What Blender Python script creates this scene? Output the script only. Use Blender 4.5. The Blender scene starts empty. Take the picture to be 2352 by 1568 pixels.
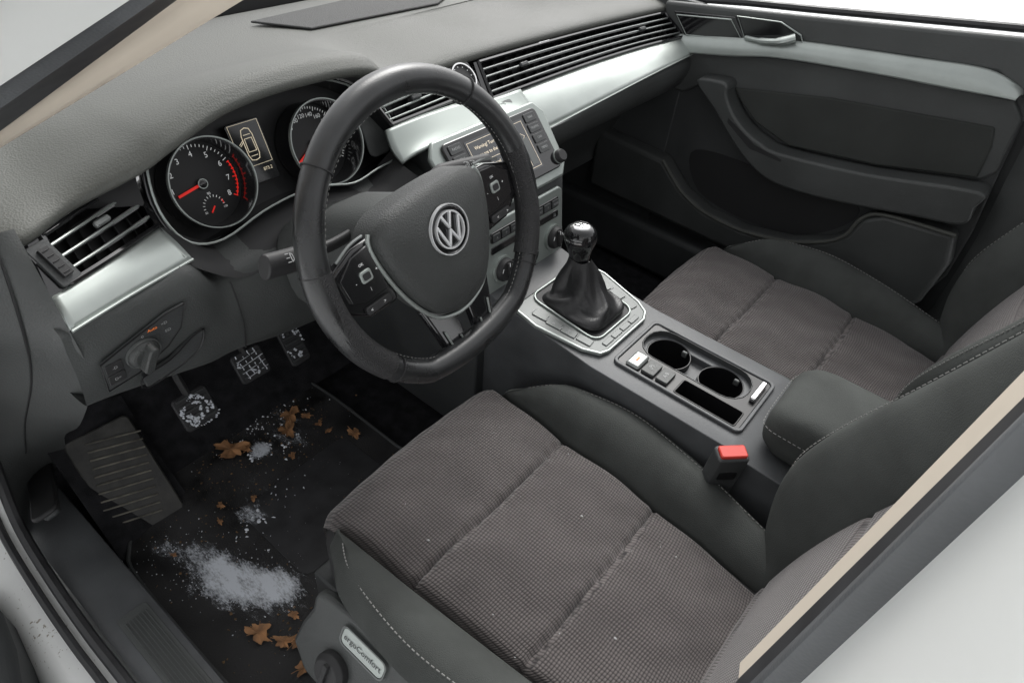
import bpy, bmesh, math, random
import numpy as np
from mathutils import Vector, Matrix
random.seed(7)
rad=math.radians
scn=bpy.context.scene
COL=scn.collection
# ------------------------------------------------------------------ materials
def mat(name,col,rough=.5,metal=0,bump=None,var=None,coat=0,spec=.5,emit=None):
    m=bpy.data.materials.new(name);m.use_nodes=True;nt=m.node_tree;b=nt.nodes['Principled BSDF']
    b.inputs['Base Color'].default_value=(*col,1);b.inputs['Roughness'].default_value=rough;b.inputs['Metallic'].default_value=metal
    b.inputs['Coat Weight'].default_value=coat;b.inputs['Coat Roughness'].default_value=.08
    b.inputs['Specular IOR Level'].default_value=spec
    if emit:
        b.inputs['Emission Color'].default_value=(*emit[0],1);b.inputs['Emission Strength'].default_value=emit[1]
    if not(var or bump):return m
    tc=nt.nodes.new('ShaderNodeTexCoord')
    if var:
        n=nt.nodes.new('ShaderNodeTexNoise');n.inputs['Scale'].default_value=var[0];n.inputs['Detail'].default_value=5
        nt.links.new(tc.outputs['Object'],n.inputs['Vector'])
        r=nt.nodes.new('ShaderNodeMapRange');r.inputs[1].default_value=.3;r.inputs[2].default_value=.7
        r.inputs[3].default_value=1-var[1];r.inputs[4].default_value=1+var[1]
        nt.links.new(n.outputs['Fac'],r.inputs[0])
        x=nt.nodes.new('ShaderNodeVectorMath');x.operation='SCALE';x.inputs[0].default_value=col
        nt.links.new(r.outputs[0],x.inputs['Scale']);nt.links.new(x.outputs[0],b.inputs['Base Color'])
        r2=nt.nodes.new('ShaderNodeMapRange');r2.inputs[1].default_value=.3;r2.inputs[2].default_value=.7
        r2.inputs[3].default_value=max(.03,rough*(1-.5*var[1]));r2.inputs[4].default_value=min(1,rough*(1+.5*var[1]))
        nt.links.new(n.outputs['Fac'],r2.inputs[0]);nt.links.new(r2.outputs[0],b.inputs['Roughness'])
    if bump:
        n=nt.nodes.new('ShaderNodeTexVoronoi' if bump[2:]==('v',) else 'ShaderNodeTexNoise');n.inputs['Scale'].default_value=bump[0]
        if n.bl_idname=='ShaderNodeTexNoise':n.inputs['Detail'].default_value=2
        nt.links.new(tc.outputs['Object'],n.inputs['Vector'])
        u=nt.nodes.new('ShaderNodeBump');u.inputs['Strength'].default_value=bump[1];u.inputs['Distance'].default_value=.001
        nt.links.new(n.outputs[0],u.inputs['Height']);nt.links.new(u.outputs[0],b.inputs['Normal'])
    return m
def weave(name,ca,cb,pitch=.0052,strength=.7):
    m=bpy.data.materials.new(name);m.use_nodes=True;nt=m.node_tree;b=nt.nodes['Principled BSDF'];L=nt.links.new
    b.inputs['Roughness'].default_value=.9;b.inputs['Specular IOR Level'].default_value=.25
    b.inputs['Sheen Weight'].default_value=.25;b.inputs['Sheen Roughness'].default_value=.5
    tc=nt.nodes.new('ShaderNodeTexCoord');s=nt.nodes.new('ShaderNodeSeparateXYZ');L(tc.outputs['Object'],s.inputs[0])
    def M(op,a,b_=None):
        n=nt.nodes.new('ShaderNodeMath');n.operation=op
        for i,v in enumerate((a,b_)):
            if v is None:continue
            if isinstance(v,(int,float)):n.inputs[i].default_value=v
            else:L(v,n.inputs[i])
        return n.outputs[0]
    yz=M('ADD',s.outputs['Y'],s.outputs['Z'])
    k=2*math.pi/pitch
    a=M('ABSOLUTE',M('SINE',M('MULTIPLY',s.outputs['X'],k*.5)))
    c=M('ABSOLUTE',M('SINE',M('MULTIPLY',yz,k*.62)))
    a=M('POWER',a,.5);c=M('POWER',c,.7)
    h=M('MULTIPLY',a,c)
    n=nt.nodes.new('ShaderNodeTexNoise');n.inputs['Scale'].default_value=14;n.inputs['Detail'].default_value=5;L(tc.outputs['Object'],n.inputs['Vector'])
    n2=nt.nodes.new('ShaderNodeTexNoise');n2.inputs['Scale'].default_value=420;L(tc.outputs['Object'],n2.inputs['Vector'])
    h2=M('MULTIPLY',h,M('ADD',M('MULTIPLY',n2.outputs[0],.7),.65))
    h3=M('MULTIPLY',h2,M('ADD',M('MULTIPLY',n.outputs[0],.8),.6))
    mx=nt.nodes.new('ShaderNodeMix');mx.data_type='RGBA';L(h3,mx.inputs[0]);mx.inputs[6].default_value=(*ca,1);mx.inputs[7].default_value=(*cb,1)
    L(mx.outputs[2],b.inputs['Base Color'])
    u=nt.nodes.new('ShaderNodeBump');u.inputs['Strength'].default_value=strength;u.inputs['Distance'].default_value=.0015
    L(h2,u.inputs['Height']);L(u.outputs[0],b.inputs['Normal'])
    return m
def dusting():
    m=bpy.data.materials.new('smeared snow');m.use_nodes=True;nt=m.node_tree;b=nt.nodes['Principled BSDF'];L=nt.links.new
    b.inputs['Base Color'].default_value=(.66,.69,.74,1);b.inputs['Roughness'].default_value=.7
    at=nt.nodes.new('ShaderNodeAttribute');at.attribute_name='mask';tc=nt.nodes.new('ShaderNodeTexCoord')
    mp=nt.nodes.new('ShaderNodeMapping');mp.inputs['Rotation'].default_value=(0,0,rad(22));mp.inputs['Scale'].default_value=(1.6,.7,1);L(tc.outputs['Object'],mp.inputs[0])
    s=at.outputs['Fac']
    for sc,am,de in ((34,1.7,9),(210,1.3,5)):
        n=nt.nodes.new('ShaderNodeTexNoise');n.inputs['Scale'].default_value=sc;n.inputs['Detail'].default_value=de;n.inputs['Roughness'].default_value=.72;L(mp.outputs[0],n.inputs['Vector'])
        q=nt.nodes.new('ShaderNodeMath');q.operation='MULTIPLY_ADD';L(n.outputs['Fac'],q.inputs[0]);q.inputs[1].default_value=am;L(s,q.inputs[2]);s=q.outputs[0]
    r=nt.nodes.new('ShaderNodeMapRange');L(s,r.inputs[0]);r.inputs[1].default_value=1.98;r.inputs[2].default_value=2.65
    t=nt.nodes.new('ShaderNodeBsdfTransparent');mx=nt.nodes.new('ShaderNodeMixShader');L(r.outputs[0],mx.inputs[0]);L(t.outputs[0],mx.inputs[1]);L(b.outputs[0],mx.inputs[2])
    L(mx.outputs[0],nt.nodes['Material Output'].inputs[0]);return m
def speck(m,sc=160,th=.66,dark=(.3,.27,.22)):
    nt=m.node_tree;b=nt.nodes['Principled BSDF'];L=nt.links.new;src=b.inputs['Base Color'].links[0].from_socket
    tc=nt.nodes.new('ShaderNodeTexCoord');n=nt.nodes.new('ShaderNodeTexNoise');n.inputs['Scale'].default_value=sc;n.inputs['Detail'].default_value=3;L(tc.outputs['Object'],n.inputs['Vector'])
    n2=nt.nodes.new('ShaderNodeTexNoise');n2.inputs['Scale'].default_value=9;L(tc.outputs['Object'],n2.inputs['Vector'])
    q=nt.nodes.new('ShaderNodeMath');q.operation='MULTIPLY_ADD';L(n2.outputs['Fac'],q.inputs[0]);q.inputs[1].default_value=.3;L(n.outputs['Fac'],q.inputs[2])
    r=nt.nodes.new('ShaderNodeMapRange');L(q.outputs[0],r.inputs[0]);r.inputs[1].default_value=th+.15;r.inputs[2].default_value=th+.2
    mx=nt.nodes.new('ShaderNodeMix');mx.data_type='RGBA';L(r.outputs[0],mx.inputs[0]);L(src,mx.inputs[6]);mx.inputs[7].default_value=(*dark,1);L(mx.outputs[2],b.inputs['Base Color'])
PAD=mat('dash soft plastic',(.080,.083,.075),.6,bump=(430,.42,'v'),var=(5,.16))
PAD2=mat('dark dash plastic',(.064,.068,.067),.5,bump=(430,.3,'v'),var=(9,.15))
LOW=mat('lower dark plastic',(.052,.055,.056),.55,bump=(430,.25,'v'),var=(9,.2))
TRIMG=mat('grey trim plastic',(.080,.084,.088),.5,bump=(480,.15,'v'),var=(12,.25))
GRILLE=mat('speaker grille',(.038,.039,.039),.7,bump=(700,.8,'v'))
BLK=mat('gloss black',(.010,.010,.011),.1,coat=.6)
BLKM=mat('matte black',(.024,.024,.025),.6)
WELL=mat('well black',(.008,.008,.009),.4)
RUB=mat('black rubber',(.030,.030,.032),.5,var=(30,.3))
RUBR=mat('foot rest rubber',(.040,.039,.036),.5,var=(30,.6),bump=(300,.4))
RIB=mat('worn rubber rib',(.13,.122,.10),.6,var=(40,.7))
SIL=mat('brushed silver',(.42,.455,.435),.42,metal=.6,bump=(900,.1),var=(20,.06))
SILP=mat('silver paint',(.34,.375,.355),.42,metal=.45,bump=(900,.06))
SATIN=mat('satin silver',(.27,.285,.28),.4,metal=.55)
GUN=mat('gunmetal plastic',(.14,.148,.145),.45,metal=.3)
CHR=mat('chrome',(.75,.75,.75),.15,metal=.9)
LEA=mat('black leather',(.019,.020,.021),.30,bump=(650,.16),var=(25,.35),spec=.65)
LEAB=mat('boot leather',(.018,.018,.019),.4,bump=(350,.5),spec=.55)
LEAP=mat('perforated leather',(.017,.017,.018),.4,bump=(700,.9,'v'))
PADW=mat('airbag cover plastic',(.047,.050,.049),.5,bump=(520,.45,'v'),var=(12,.12))
BOL=mat('bolster fabric',(.062,.066,.063),.92,bump=(800,.7),var=(14,.2),spec=.2)
INS=weave('woven seat fabric',(.017,.015,.016),(.132,.117,.114))
DFAB=mat('door fabric',(.052,.055,.052),.9,bump=(700,.6),spec=.2,var=(10,.12))
CARP=mat('carpet',(.022,.022,.024),1,bump=(500,1),var=(40,.4),spec=.1)
MATM=mat('mat carpet',(.023,.0225,.023),.7,bump=(380,1),var=(13,.8),spec=.45)
WHT=mat('white car paint',(.70,.71,.69),.32,var=(5,.05),coat=.4)
WHTD=mat('dirty white car paint',(.76,.77,.75),.35,var=(5,.06),coat=.3);speck(WHTD,190,.70)
CREAM=mat('cream trim',(.60,.53,.44),.6,var=(8,.05))
LEAF=mat('dry leaf',(.34,.175,.08),.8,var=(45,.6),bump=(120,.6))
CRUMB=mat('brown crumb',(.16,.095,.045),.9,var=(60,.6))
SNOW=mat('snow',(.78,.81,.86),.6)
DUST=dusting()
GND=mat('snowy ground',(.88,.89,.9),.8,var=(1.5,.04),bump=(5,.4))
RED=mat('red plastic',(.58,.05,.035),.38)
INKW=mat('white ink',(.75,.76,.76),.6,emit=((.8,.82,.82),.25))
INKG=mat('grey ink',(.40,.41,.41),.6)
INKR=mat('red ink',(.7,.02,.015),.5,emit=((.9,.03,.02),.35))
AMB=mat('pale amber display',(.7,.62,.46),.5,emit=((1,.87,.64),.4))
PALE=mat('pale display text',(.7,.62,.5),.5,emit=((1,.85,.62),.55))
LITE=mat('orange mark',(.8,.2,.03),.5,emit=((1,.25,.05),.4))
SCR=mat('screen',(.016,.017,.018),.12,coat=.5)
RSCR=mat('lit radio screen',(.03,.03,.032),.15,coat=.4,emit=((.5,.55,.6),.06))
STI=mat('stitch thread',(.24,.24,.23),.8)
DIAL=mat('dial face',(.010,.010,.011),.45)
# ------------------------------------------------------------------ geometry helpers
def cat(pts,n=6,closed=False):
    P=[np.array(p,float) for p in pts];m=len(P);out=[]
    rng=range(m if closed else m-1)
    for i in rng:
        if closed:a,b,c,d=P[(i-1)%m],P[i],P[(i+1)%m],P[(i+2)%m]
        else:a,b,c,d=P[max(i-1,0)],P[i],P[i+1],P[min(i+2,m-1)]
        for k in range(n):
            t=k/n;out.append(.5*((2*b)+(c-a)*t+(2*a-5*b+4*c-d)*t*t+(3*b-a-3*c+d)*t**3))
    if not closed:out.append(P[-1])
    return out
class Fr:
    def __init__(s,O,U,V):
        s.O=np.array(O,float);s.U=np.array(U,float);s.U/=np.linalg.norm(s.U);V=np.array(V,float);V=V-s.U*(V@s.U);s.V=V/np.linalg.norm(V);s.N=np.cross(s.U,s.V)
    def p(s,u,v,h=0):return s.O+s.U*u+s.V*v+s.N*h
    def at(s,u,v,h=0,a=0):
        c,q=math.cos(a),math.sin(a);return Fr(s.p(u,v,h),s.U*c+s.V*q,-s.U*q+s.V*c)
def prism(fr,pts,h0,h1):
    n=len(pts);v=[fr.p(a,b,h0) for a,b in pts]+[fr.p(a,b,h1) for a,b in pts]
    f=[list(range(n))[::-1],list(range(n,2*n))]+[[i,(i+1)%n,(i+1)%n+n,i+n] for i in range(n)]
    return v,f
def rr(w,h,r,cx=0,cy=0,n=4):
    o=[]
    for sx,sy,a0 in ((1,1,0),(-1,1,90),(-1,-1,180),(1,-1,270)):
        for k in range(n+1):
            a=rad(a0+90*k/n);o.append((cx+sx*(w/2-r)+r*math.cos(a),cy+sy*(h/2-r)+r*math.sin(a)))
    return o
def circ(r,cx=0,cy=0,n=40):return [(cx+r*math.cos(2*math.pi*k/n),cy+r*math.sin(2*math.pi*k/n)) for k in range(n)]
def ring(fr,outer,inner,h0,h1):
    n=len(outer);v=[];
    for pts,h in ((outer,h0),(outer,h1),(inner,h1),(inner,h0)):v+=[fr.p(a,b,h) for a,b in pts]
    f=[]
    for j in range(4):
        for i in range(n):
            a=j*n+i;b=j*n+(i+1)%n;c=((j+1)%4)*n+(i+1)%n;d=((j+1)%4)*n+i;f.append([a,b,c,d])
    return v,f
def tube(pts,r,closed=False,n=8,caps=True,flat=1.0):
    P=[np.array(p,float) for p in pts];m=len(P);v=[];f=[]
    up=None
    for i in range(m):
        a=P[(i-1)%m] if closed or i>0 else P[i];b=P[(i+1)%m] if closed or i<m-1 else P[i]
        t=b-a;t/=np.linalg.norm(t)+1e-12
        if up is None:
            up=np.array([0,0,1.]) if abs(t[2])<.9 else np.array([0,1.,0])
        u=up-t*(up@t);u/=np.linalg.norm(u);up=u;w=np.cross(t,u)
        ri=r[i] if hasattr(r,'__len__') else r
        for k in range(n):
            an=2*math.pi*k/n;v.append(P[i]+u*math.cos(an)*ri+w*math.sin(an)*ri*flat)
    for i in range(m if closed else m-1):
        for k in range(n):
            f.append([i*n+k,i*n+(k+1)%n,((i+1)%m)*n+(k+1)%n,((i+1)%m)*n+k])
    if not closed and caps:f+= [list(range(n))[::-1],[(m-1)*n+k for k in range(n)]]
    return v,f
def grid(rows):
    m=len(rows);n=len(rows[0]);v=[p for r in rows for p in r]
    return v,[[i*n+j,i*n+j+1,(i+1)*n+j+1,(i+1)*n+j] for i in range(m-1) for j in range(n-1)]
def loft(rows,nr=4,nc=4):
    R1=[cat(r,nc) for r in rows] if nc>1 else [[np.array(p,float) for p in r] for r in rows]
    if nr>1:
        cols=[cat([r[j] for r in R1],nr) for j in range(len(R1[0]))]
        R1=[[c[i] for c in cols] for i in range(len(cols[0]))]
    return grid(R1)
def lathe(fr,prof,n=32,sx=1,sy=1):
    v=[];f=[]
    for r,h in prof:
        for k in range(n):
            a=2*math.pi*k/n;v.append(fr.p(r*math.cos(a)*sx,r*math.sin(a)*sy,h))
    for j in range(len(prof)-1):
        for k in range(n):f.append([j*n+k,j*n+(k+1)%n,(j+1)*n+(k+1)%n,(j+1)*n+k])
    f+=[list(range(n))[::-1],[(len(prof)-1)*n+k for k in range(n)]]
    return v,f
def box(c,s,fr=None):
    fr=fr or Fr((0,0,0),(1,0,0),(0,1,0));x,y,z=c;a,b,h=[q/2 for q in s]
    return prism(fr,[(x-a,y-b),(x+a,y-b),(x+a,y+b),(x-a,y+b)],z-h,z+h)
def strokes(fr,lines,w,h0,h1):
    out=[]
    for ln in lines:
        for (a,b) in zip(ln[:-1],ln[1:]):
            a=np.array(a,float);b=np.array(b,float);d=(b-a)/np.linalg.norm(b-a);nn=np.array([-d[1],d[0]])*w/2;e=d*w*.3
            q=[a-e-nn,b+e-nn,b+e+nn,a-e+nn];out.append(prism(fr,[tuple(p) for p in q],h0,h1))
    return out
def txt(s,fr,size,align='CENTER'):
    c=bpy.data.curves.new('tmp','FONT');c.body=s;c.size=size;c.align_x=align;c.align_y='CENTER';c.resolution_u=3
    o=bpy.data.objects.new('tmp',c);COL.objects.link(o);bpy.context.view_layer.update()
    dg=bpy.context.evaluated_depsgraph_get();me=bpy.data.meshes.new_from_object(o.evaluated_get(dg))
    v=[fr.p(p.co.x,p.co.y,.0006) for p in me.vertices];f=[list(p.vertices) for p in me.polygons]
    bpy.data.objects.remove(o);bpy.data.curves.remove(c);bpy.data.meshes.remove(me)
    return v,f
ORG={}
def thing(name,loc,label,category,group=None):
    e=bpy.data.objects.new(name,None);e.empty_display_size=.05;COL.objects.link(e);e.location=loc
    e['label']=label;e['category']=category
    if group:e['group']=group
    ORG[e.name]=np.array(loc,float);return e
def part(name,pieces,m,parent=None,bev=0,smooth=True,sub=0,solid=0,label=None,segs=2,loc=None,angle=35,cut=None):
    if isinstance(pieces,tuple):pieces=[pieces]
    bm=bmesh.new()
    L=ORG[parent.name] if parent else (np.array(loc,float) if loc is not None else np.zeros(3))
    for i,(v,f) in enumerate(pieces):
        vs=[bm.verts.new(Vector(np.array(p)-L)) for p in v]
        for q in f:
            try:bm.faces.new([vs[k] for k in q])
            except Exception:pass
    if not solid and len(bm.faces):bmesh.ops.recalc_face_normals(bm,faces=bm.faces)
    me=bpy.data.meshes.new(name);bm.to_mesh(me);bm.free()
    o=bpy.data.objects.new(name,me);COL.objects.link(o);me.materials.append(m)
    if parent:o.parent=parent
    else:o.location=L
    if cut:
        # carve real recesses, then discard the cutting shape
        for cp_ in cut:
            cb=bmesh.new();vs=[cb.verts.new(Vector(np.array(p)-L)) for p in cp_[0]]
            for q in cp_[1]:cb.faces.new([vs[k] for k in q])
            bmesh.ops.recalc_face_normals(cb,faces=cb.faces);cm=bpy.data.meshes.new('c');cb.to_mesh(cm);cb.free()
            cm.materials.append(m)
            c_o=bpy.data.objects.new('c',cm);COL.objects.link(c_o);c_o.parent=o.parent
            if not o.parent:c_o.location=L
            md_=o.modifiers.new('x','BOOLEAN');md_.object=c_o;md_.operation='DIFFERENCE';md_.solver='EXACT'
            bpy.context.view_layer.update();dg=bpy.context.evaluated_depsgraph_get()
            nm=bpy.data.meshes.new_from_object(o.evaluated_get(dg));o.modifiers.clear();o.data=nm;me=nm
            bpy.data.objects.remove(c_o);bpy.data.meshes.remove(cm)
        me.name=name
    ORG[o.name]=L
    if smooth:
        for p in me.polygons:p.use_smooth=True
    if solid:
        s=o.modifiers.new('s','SOLIDIFY');s.thickness=solid;s.offset=-1
    if bev:
        b=o.modifiers.new('b','BEVEL');b.width=bev;b.segments=segs;b.limit_method='ANGLE';b.angle_limit=rad(35);b.use_clamp_overlap=True
    if sub:
        s=o.modifiers.new('u','SUBSURF');s.levels=sub;s.render_levels=sub
    if smooth and not sub:
        try:
            me.set_sharp_from_angle(angle=rad(angle))
        except Exception:pass
    if label:o['label']=label
    return o
def each(name,pieces,*a,**k):
    return [part(name,[p],*a,**k) for p in pieces]
XY=Fr((0,0,0),(1,0,0),(0,1,0))
def stitch(pts,parent,step=.0075,ln=.0045,r=.00055,name='stitching'):
    P=cat(pts,24);d=[0]
    for a,b in zip(P[:-1],P[1:]):d.append(d[-1]+np.linalg.norm(b-a))
    pcs=[];s=0
    A=np.array(P);D=np.array(d)
    while s+ln<d[-1]:
        a=np.array([np.interp(s,D,A[:,k]) for k in range(3)]);b=np.array([np.interp(s+ln,D,A[:,k]) for k in range(3)])
        pcs.append(tube([a,b],r,n=4));s+=step
    return part(name,pcs,STI,parent,smooth=False)
# ------------------------------------------------------------------ world, camera
w=bpy.data.worlds.new('World');scn.world=w;w.use_nodes=True;nt=w.node_tree
sk=nt.nodes.new('ShaderNodeTexSky');sk.sky_type='NISHITA';sk.sun_disc=False;sk.sun_elevation=rad(48);sk.sun_rotation=rad(60);sk.dust_density=4;sk.air_density=1
hs=nt.nodes.new('ShaderNodeHueSaturation');hs.inputs['Saturation'].default_value=.06;hs.inputs['Value'].default_value=1.75
nt.links.new(sk.outputs[0],hs.inputs['Color']);nt.links.new(hs.outputs[0],nt.nodes['Background'].inputs[0]);nt.nodes['Background'].inputs[1].default_value=.15
sl=bpy.data.lights.new('sun','SUN');sl.energy=1.3;sl.angle=rad(30);sl.color=(1,.98,.93)
so=bpy.data.objects.new('sun',sl);COL.objects.link(so)
sd=Vector((math.sin(rad(60))*math.cos(rad(48)),math.cos(rad(60))*math.cos(rad(48)),math.sin(rad(48))))
so.rotation_euler=sd.to_track_quat('Z','Y').to_euler();so.location=(2,2,4)
Rm=[[0.63066,-0.77108,0.08778],[-0.47186,-0.47079,-0.74545],[0.61613,0.4287,-0.66075]]
cam=bpy.data.cameras.new('camera');cam.lens=23.4;cam.sensor_width=36;cam.clip_start=.01;cam.clip_end=500
co=bpy.data.objects.new('camera',cam);COL.objects.link(co);scn.camera=co
M=Matrix([[Rm[0][i],-Rm[1][i],-Rm[2][i],(-.8572,-.4753,1.0979)[i]] for i in range(3)]+[[0,0,0,1]]);co.matrix_world=M
scn.view_settings.view_transform='Standard';scn.view_settings.look='None'
# ------------------------------------------------------------------ ground
g=part('ground',(([(-80,-80,-.42),(80,-80,-.42),(80,80,-.42),(-80,80,-.42)],[[0,1,2,3]])),GND,smooth=False);g['kind']='structure'
# ------------------------------------------------------------------ car
body=thing('car',(-.80,0,0),'white car seen through its open driver door','car')
part('floor_carpet',loft([[(-.77,-1.1,-.02),(-.77,.40,-.02),(-.77,.52,.02),(-.77,.68,.30),(-.77,.70,.5)],[(.79,-1.1,-.02),(.79,.40,-.02),(.79,.52,.02),(.79,.68,.30),(.79,.70,.5)]],1,4),CARP,body)
part('sill_trim',loft([[(x,y,z) for x,z in ((-.752,-.03),(-.757,.045),(-.765,.06),(-.80,.062),(-.835,.058),(-.842,.03))] for y in (-.9,-.2,.1,.25,.42,.62)],1,2),TRIMG,body)
part('scuff_plate',[prism(XY,rr(.046,.62,.006,-.792,-.09),.0615,.0640)]+[box((-.776-.0052*k,-.09,.0648),(.0022,.59,.0026)) for k in range(7)],PAD2,body,bev=.0008)
seal=[(-.80,-.95,.075),(-.838,-.8,.072),(-.848,-.3,.07),(-.848,.10,.07),(-.849,.22,.07),(-.846,.34,.075),(-.838,.45,.10),(-.82,.50,.18),(-.803,.47,.32),(-.796,.38,.45),(-.79,.27,.56),(-.765,.255,.68),(-.745,.16,.80)]
part('door_seal',tube(cat(seal,6),.0085,n=8),RUB,body)
seal2=[(p[0]-.022,p[1]+.012,p[2]-.004) for p in seal]
part('outer_seal',tube(cat(seal2,6),.006,n=8),RUB,body)
rows=[]
for p in cat(seal,3):
    rows.append([(p[0]-.006,p[1]+.004,p[2]-.012),(p[0]-.03,p[1]+.01,p[2]-.02),(p[0]-.06,p[1]+.03,p[2]-.03),(p[0]-.085,p[1]+.05,p[2]-.09),(p[0]-.09,p[1]+.06,p[2]-.25)])
part('sill_panel',loft(rows,1,4),WHTD,body)
part('kick_panel',loft([[(-.705,.262,.690),(-.728,.255,.695),(-.758,.262,.690)],[(-.712,.20,.600),(-.745,.24,.59),(-.782,.27,.575)],[(-.706,.235,.49),(-.750,.31,.47),(-.790,.36,.455)],[(-.715,.36,.32),(-.765,.43,.31),(-.800,.47,.32)],[(-.72,.50,.18),(-.775,.52,.17),(-.818,.50,.18)],[(-.722,.56,.05),(-.78,.56,.055),(-.836,.47,.06)]],5,4),PAD2,body)
part('trim_seam',tube(cat([(-.7265,.252,.694),(-.744,.236,.59),(-.749,.307,.47),(-.764,.427,.31),(-.774,.516,.175)],5),.0014,n=5),BLKM,body)
FH=Fr((-.783,.49,.112),(.25,1,-.38),(.95,-.1,.25))
part('lever_recess',prism(FH,rr(.19,.042,.014),-.004,.004),BLKM,body,bev=.003)
part('hood_release_lever',prism(FH,rr(.15,.026,.009),0.002,.022),LOW,body,bev=.005,label='long dark plastic bonnet release lever')
def ext(a,b,s,e,n=8):
    a=np.array(a);b=np.array(b);return [a+(b-a)*(s+(e-s)*k/n) for k in range(n+1)]
l1=ext((-.70,.203,.80),(-.60,-.058,.965),-.55,1.8);l2=ext((-.715,.118,.848),(-.635,-.042,.966),-.9,2.3)
l3=ext((-.73,.016,.917),(-.67,-.056,.974),-2.2,4);l4=ext((-.79,-.02,.95),(-.73,-.09,1.01),-2.2,4);l0=[p+np.array([.02,.05,.03]) for p in l1]
part('windscreen_pillar',loft([l0,l1,[a*.5+b*.5+np.array([-.004,-.006,.006]) for a,b in zip(l1,l2)],l2],4,2),CREAM,body)
lm=[a*.45+b*.55+np.array([-.008,-.008,.0]) for a,b in zip(l2,l3)]
part('pillar_seal',loft([l2,[a*.5+b*.5+np.array([-.004,-.004,.003]) for a,b in zip(l2,lm)],lm],4,2),RUB,body)
part('pillar_trim',loft([lm,[a*.5+b*.5+np.array([-.002,-.002,.004]) for a,b in zip(lm,l3)],l3],4,2),TRIMG,body)
part('pillar_panel',loft([l3,[a*.5+b*.5+np.array([0,-.0,.02]) for a,b in zip(l3,l4)],l4],4,2),WHT,body)
b1=ext((-.64,-.4977,.7424),(-.64,-.5125,.972),0.0,1.6);b2=ext((-.647,-.5008,.740),(-.647,-.5156,.968),0.0,1.6)
b3=ext((-.66,-.520,.792),(-.66,-.526,.9525),-1.2,2.2);b4=ext((-.71,-.535,.792),(-.71,-.541,.9525),-1.2,2.2);b5=ext((-.83,-.575,.74),(-.80,-.58,.97),-1.2,1.8)
b0=[p+np.array([.012,-.02,0]) for p in b1]
part('door_pillar',loft([b0,b1,b2],1,2),CREAM,body,label='cream edge of the pillar trim')
bm1=[a*.72+b*.28+np.array([-.003,.002,0]) for a,b in zip(b2,b3)]
part('pillar_seal',loft([b2,bm1],1,2),RUB,body)
part('pillar_trim',loft([bm1,[a*.5+b*.5+np.array([-.004,.005,0]) for a,b in zip(bm1,b3)],b3],4,2),TRIMG,body)
part('pillar_panel',loft([b3,b4,b5],4,2),WHT,body)
# ------------------------------------------------------------------ dashboard
dash=thing('dashboard',(0,.3,0),'dark grey soft-touch car dashboard with brushed silver strip and slatted vents','dashboard')
Lb=[(-.711,.195,.598),(-.638,.212,.598),(-.552,.228,.598)];Lm=[(-.709,.224,.625),(-.637,.246,.625),(-.560,.274,.625)];Lt=[(-.699,.267,.667),(-.631,.300,.667),(-.553,.337,.667)]
Rb=[(.14,.205,.568),(.35,.195,.585),(.513,.187,.598),(.718,.194,.598)];Rmi=[(.05,.272,.625),(.29,.269,.625),(.523,.257,.625),(.738,.226,.625)];Rt=[(.06,.316,.68),(.30,.322,.672),(.52,.312,.668),(.725,.291,.667)]
Cm=[(-.165,.285,.638),(-.027,.286,.640)];Ct=[(-.190,.298,.678),(-.018,.310,.685)]
def lerp(A,B,f):return [np.array(a)*(1-f)+np.array(b)*f for a,b in zip(A,B)]
xs=[-.735,-.70,-.64,-.568,-.53,-.462,-.40,-.336,-.27,-.21,-.165,-.12,0,.15,.36,.56,.735]
ed=[(.272,.672),(.262,.677),(.285,.684),(.26,.713),(.252,.732),(.258,.751),(.26,.758),(.26,.759),(.262,.755),(.268,.742),(.29,.712),(.31,.694),(.318,.692),(.322,.688),(.326,.679),(.315,.675),(.295,.674)]
rows=[]
for x,(y,z) in zip(xs,ed):
    hump=max(0,z-.69);b=.70
    rows.append([(x,y+.03,z-.022),(x,y+.004,z-.011),(x,y,z-.003),(x,y+.006,z+.004),(x,y+.03,z+.010+hump*.05),(x,y+.09,max(b-.01,z+.014-hump*.25)),(x,y+.16,b+.012+hump*.30),(x,.50,b+.016+hump*.05),(x,.60,b+.012),(x,.70,b-.0),(x,.76,b-.02)])
part('dash_pad',loft(rows,4,3),PAD,dash)
part('speaker_grille',prism(Fr((0,0,.7165),(1,0,0),(0,1,0)),[(-.19,.60),(-.13,.515),(.16,.50),(.23,.535),(.16,.62)],0,.004),GRILLE,dash,bev=.002,label='dark grille panel on top of the dashboard')
part('windscreen_cowl',box((0,.80,.70),(1.5,.09,.05)),BLKM,dash,bev=.01)
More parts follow.
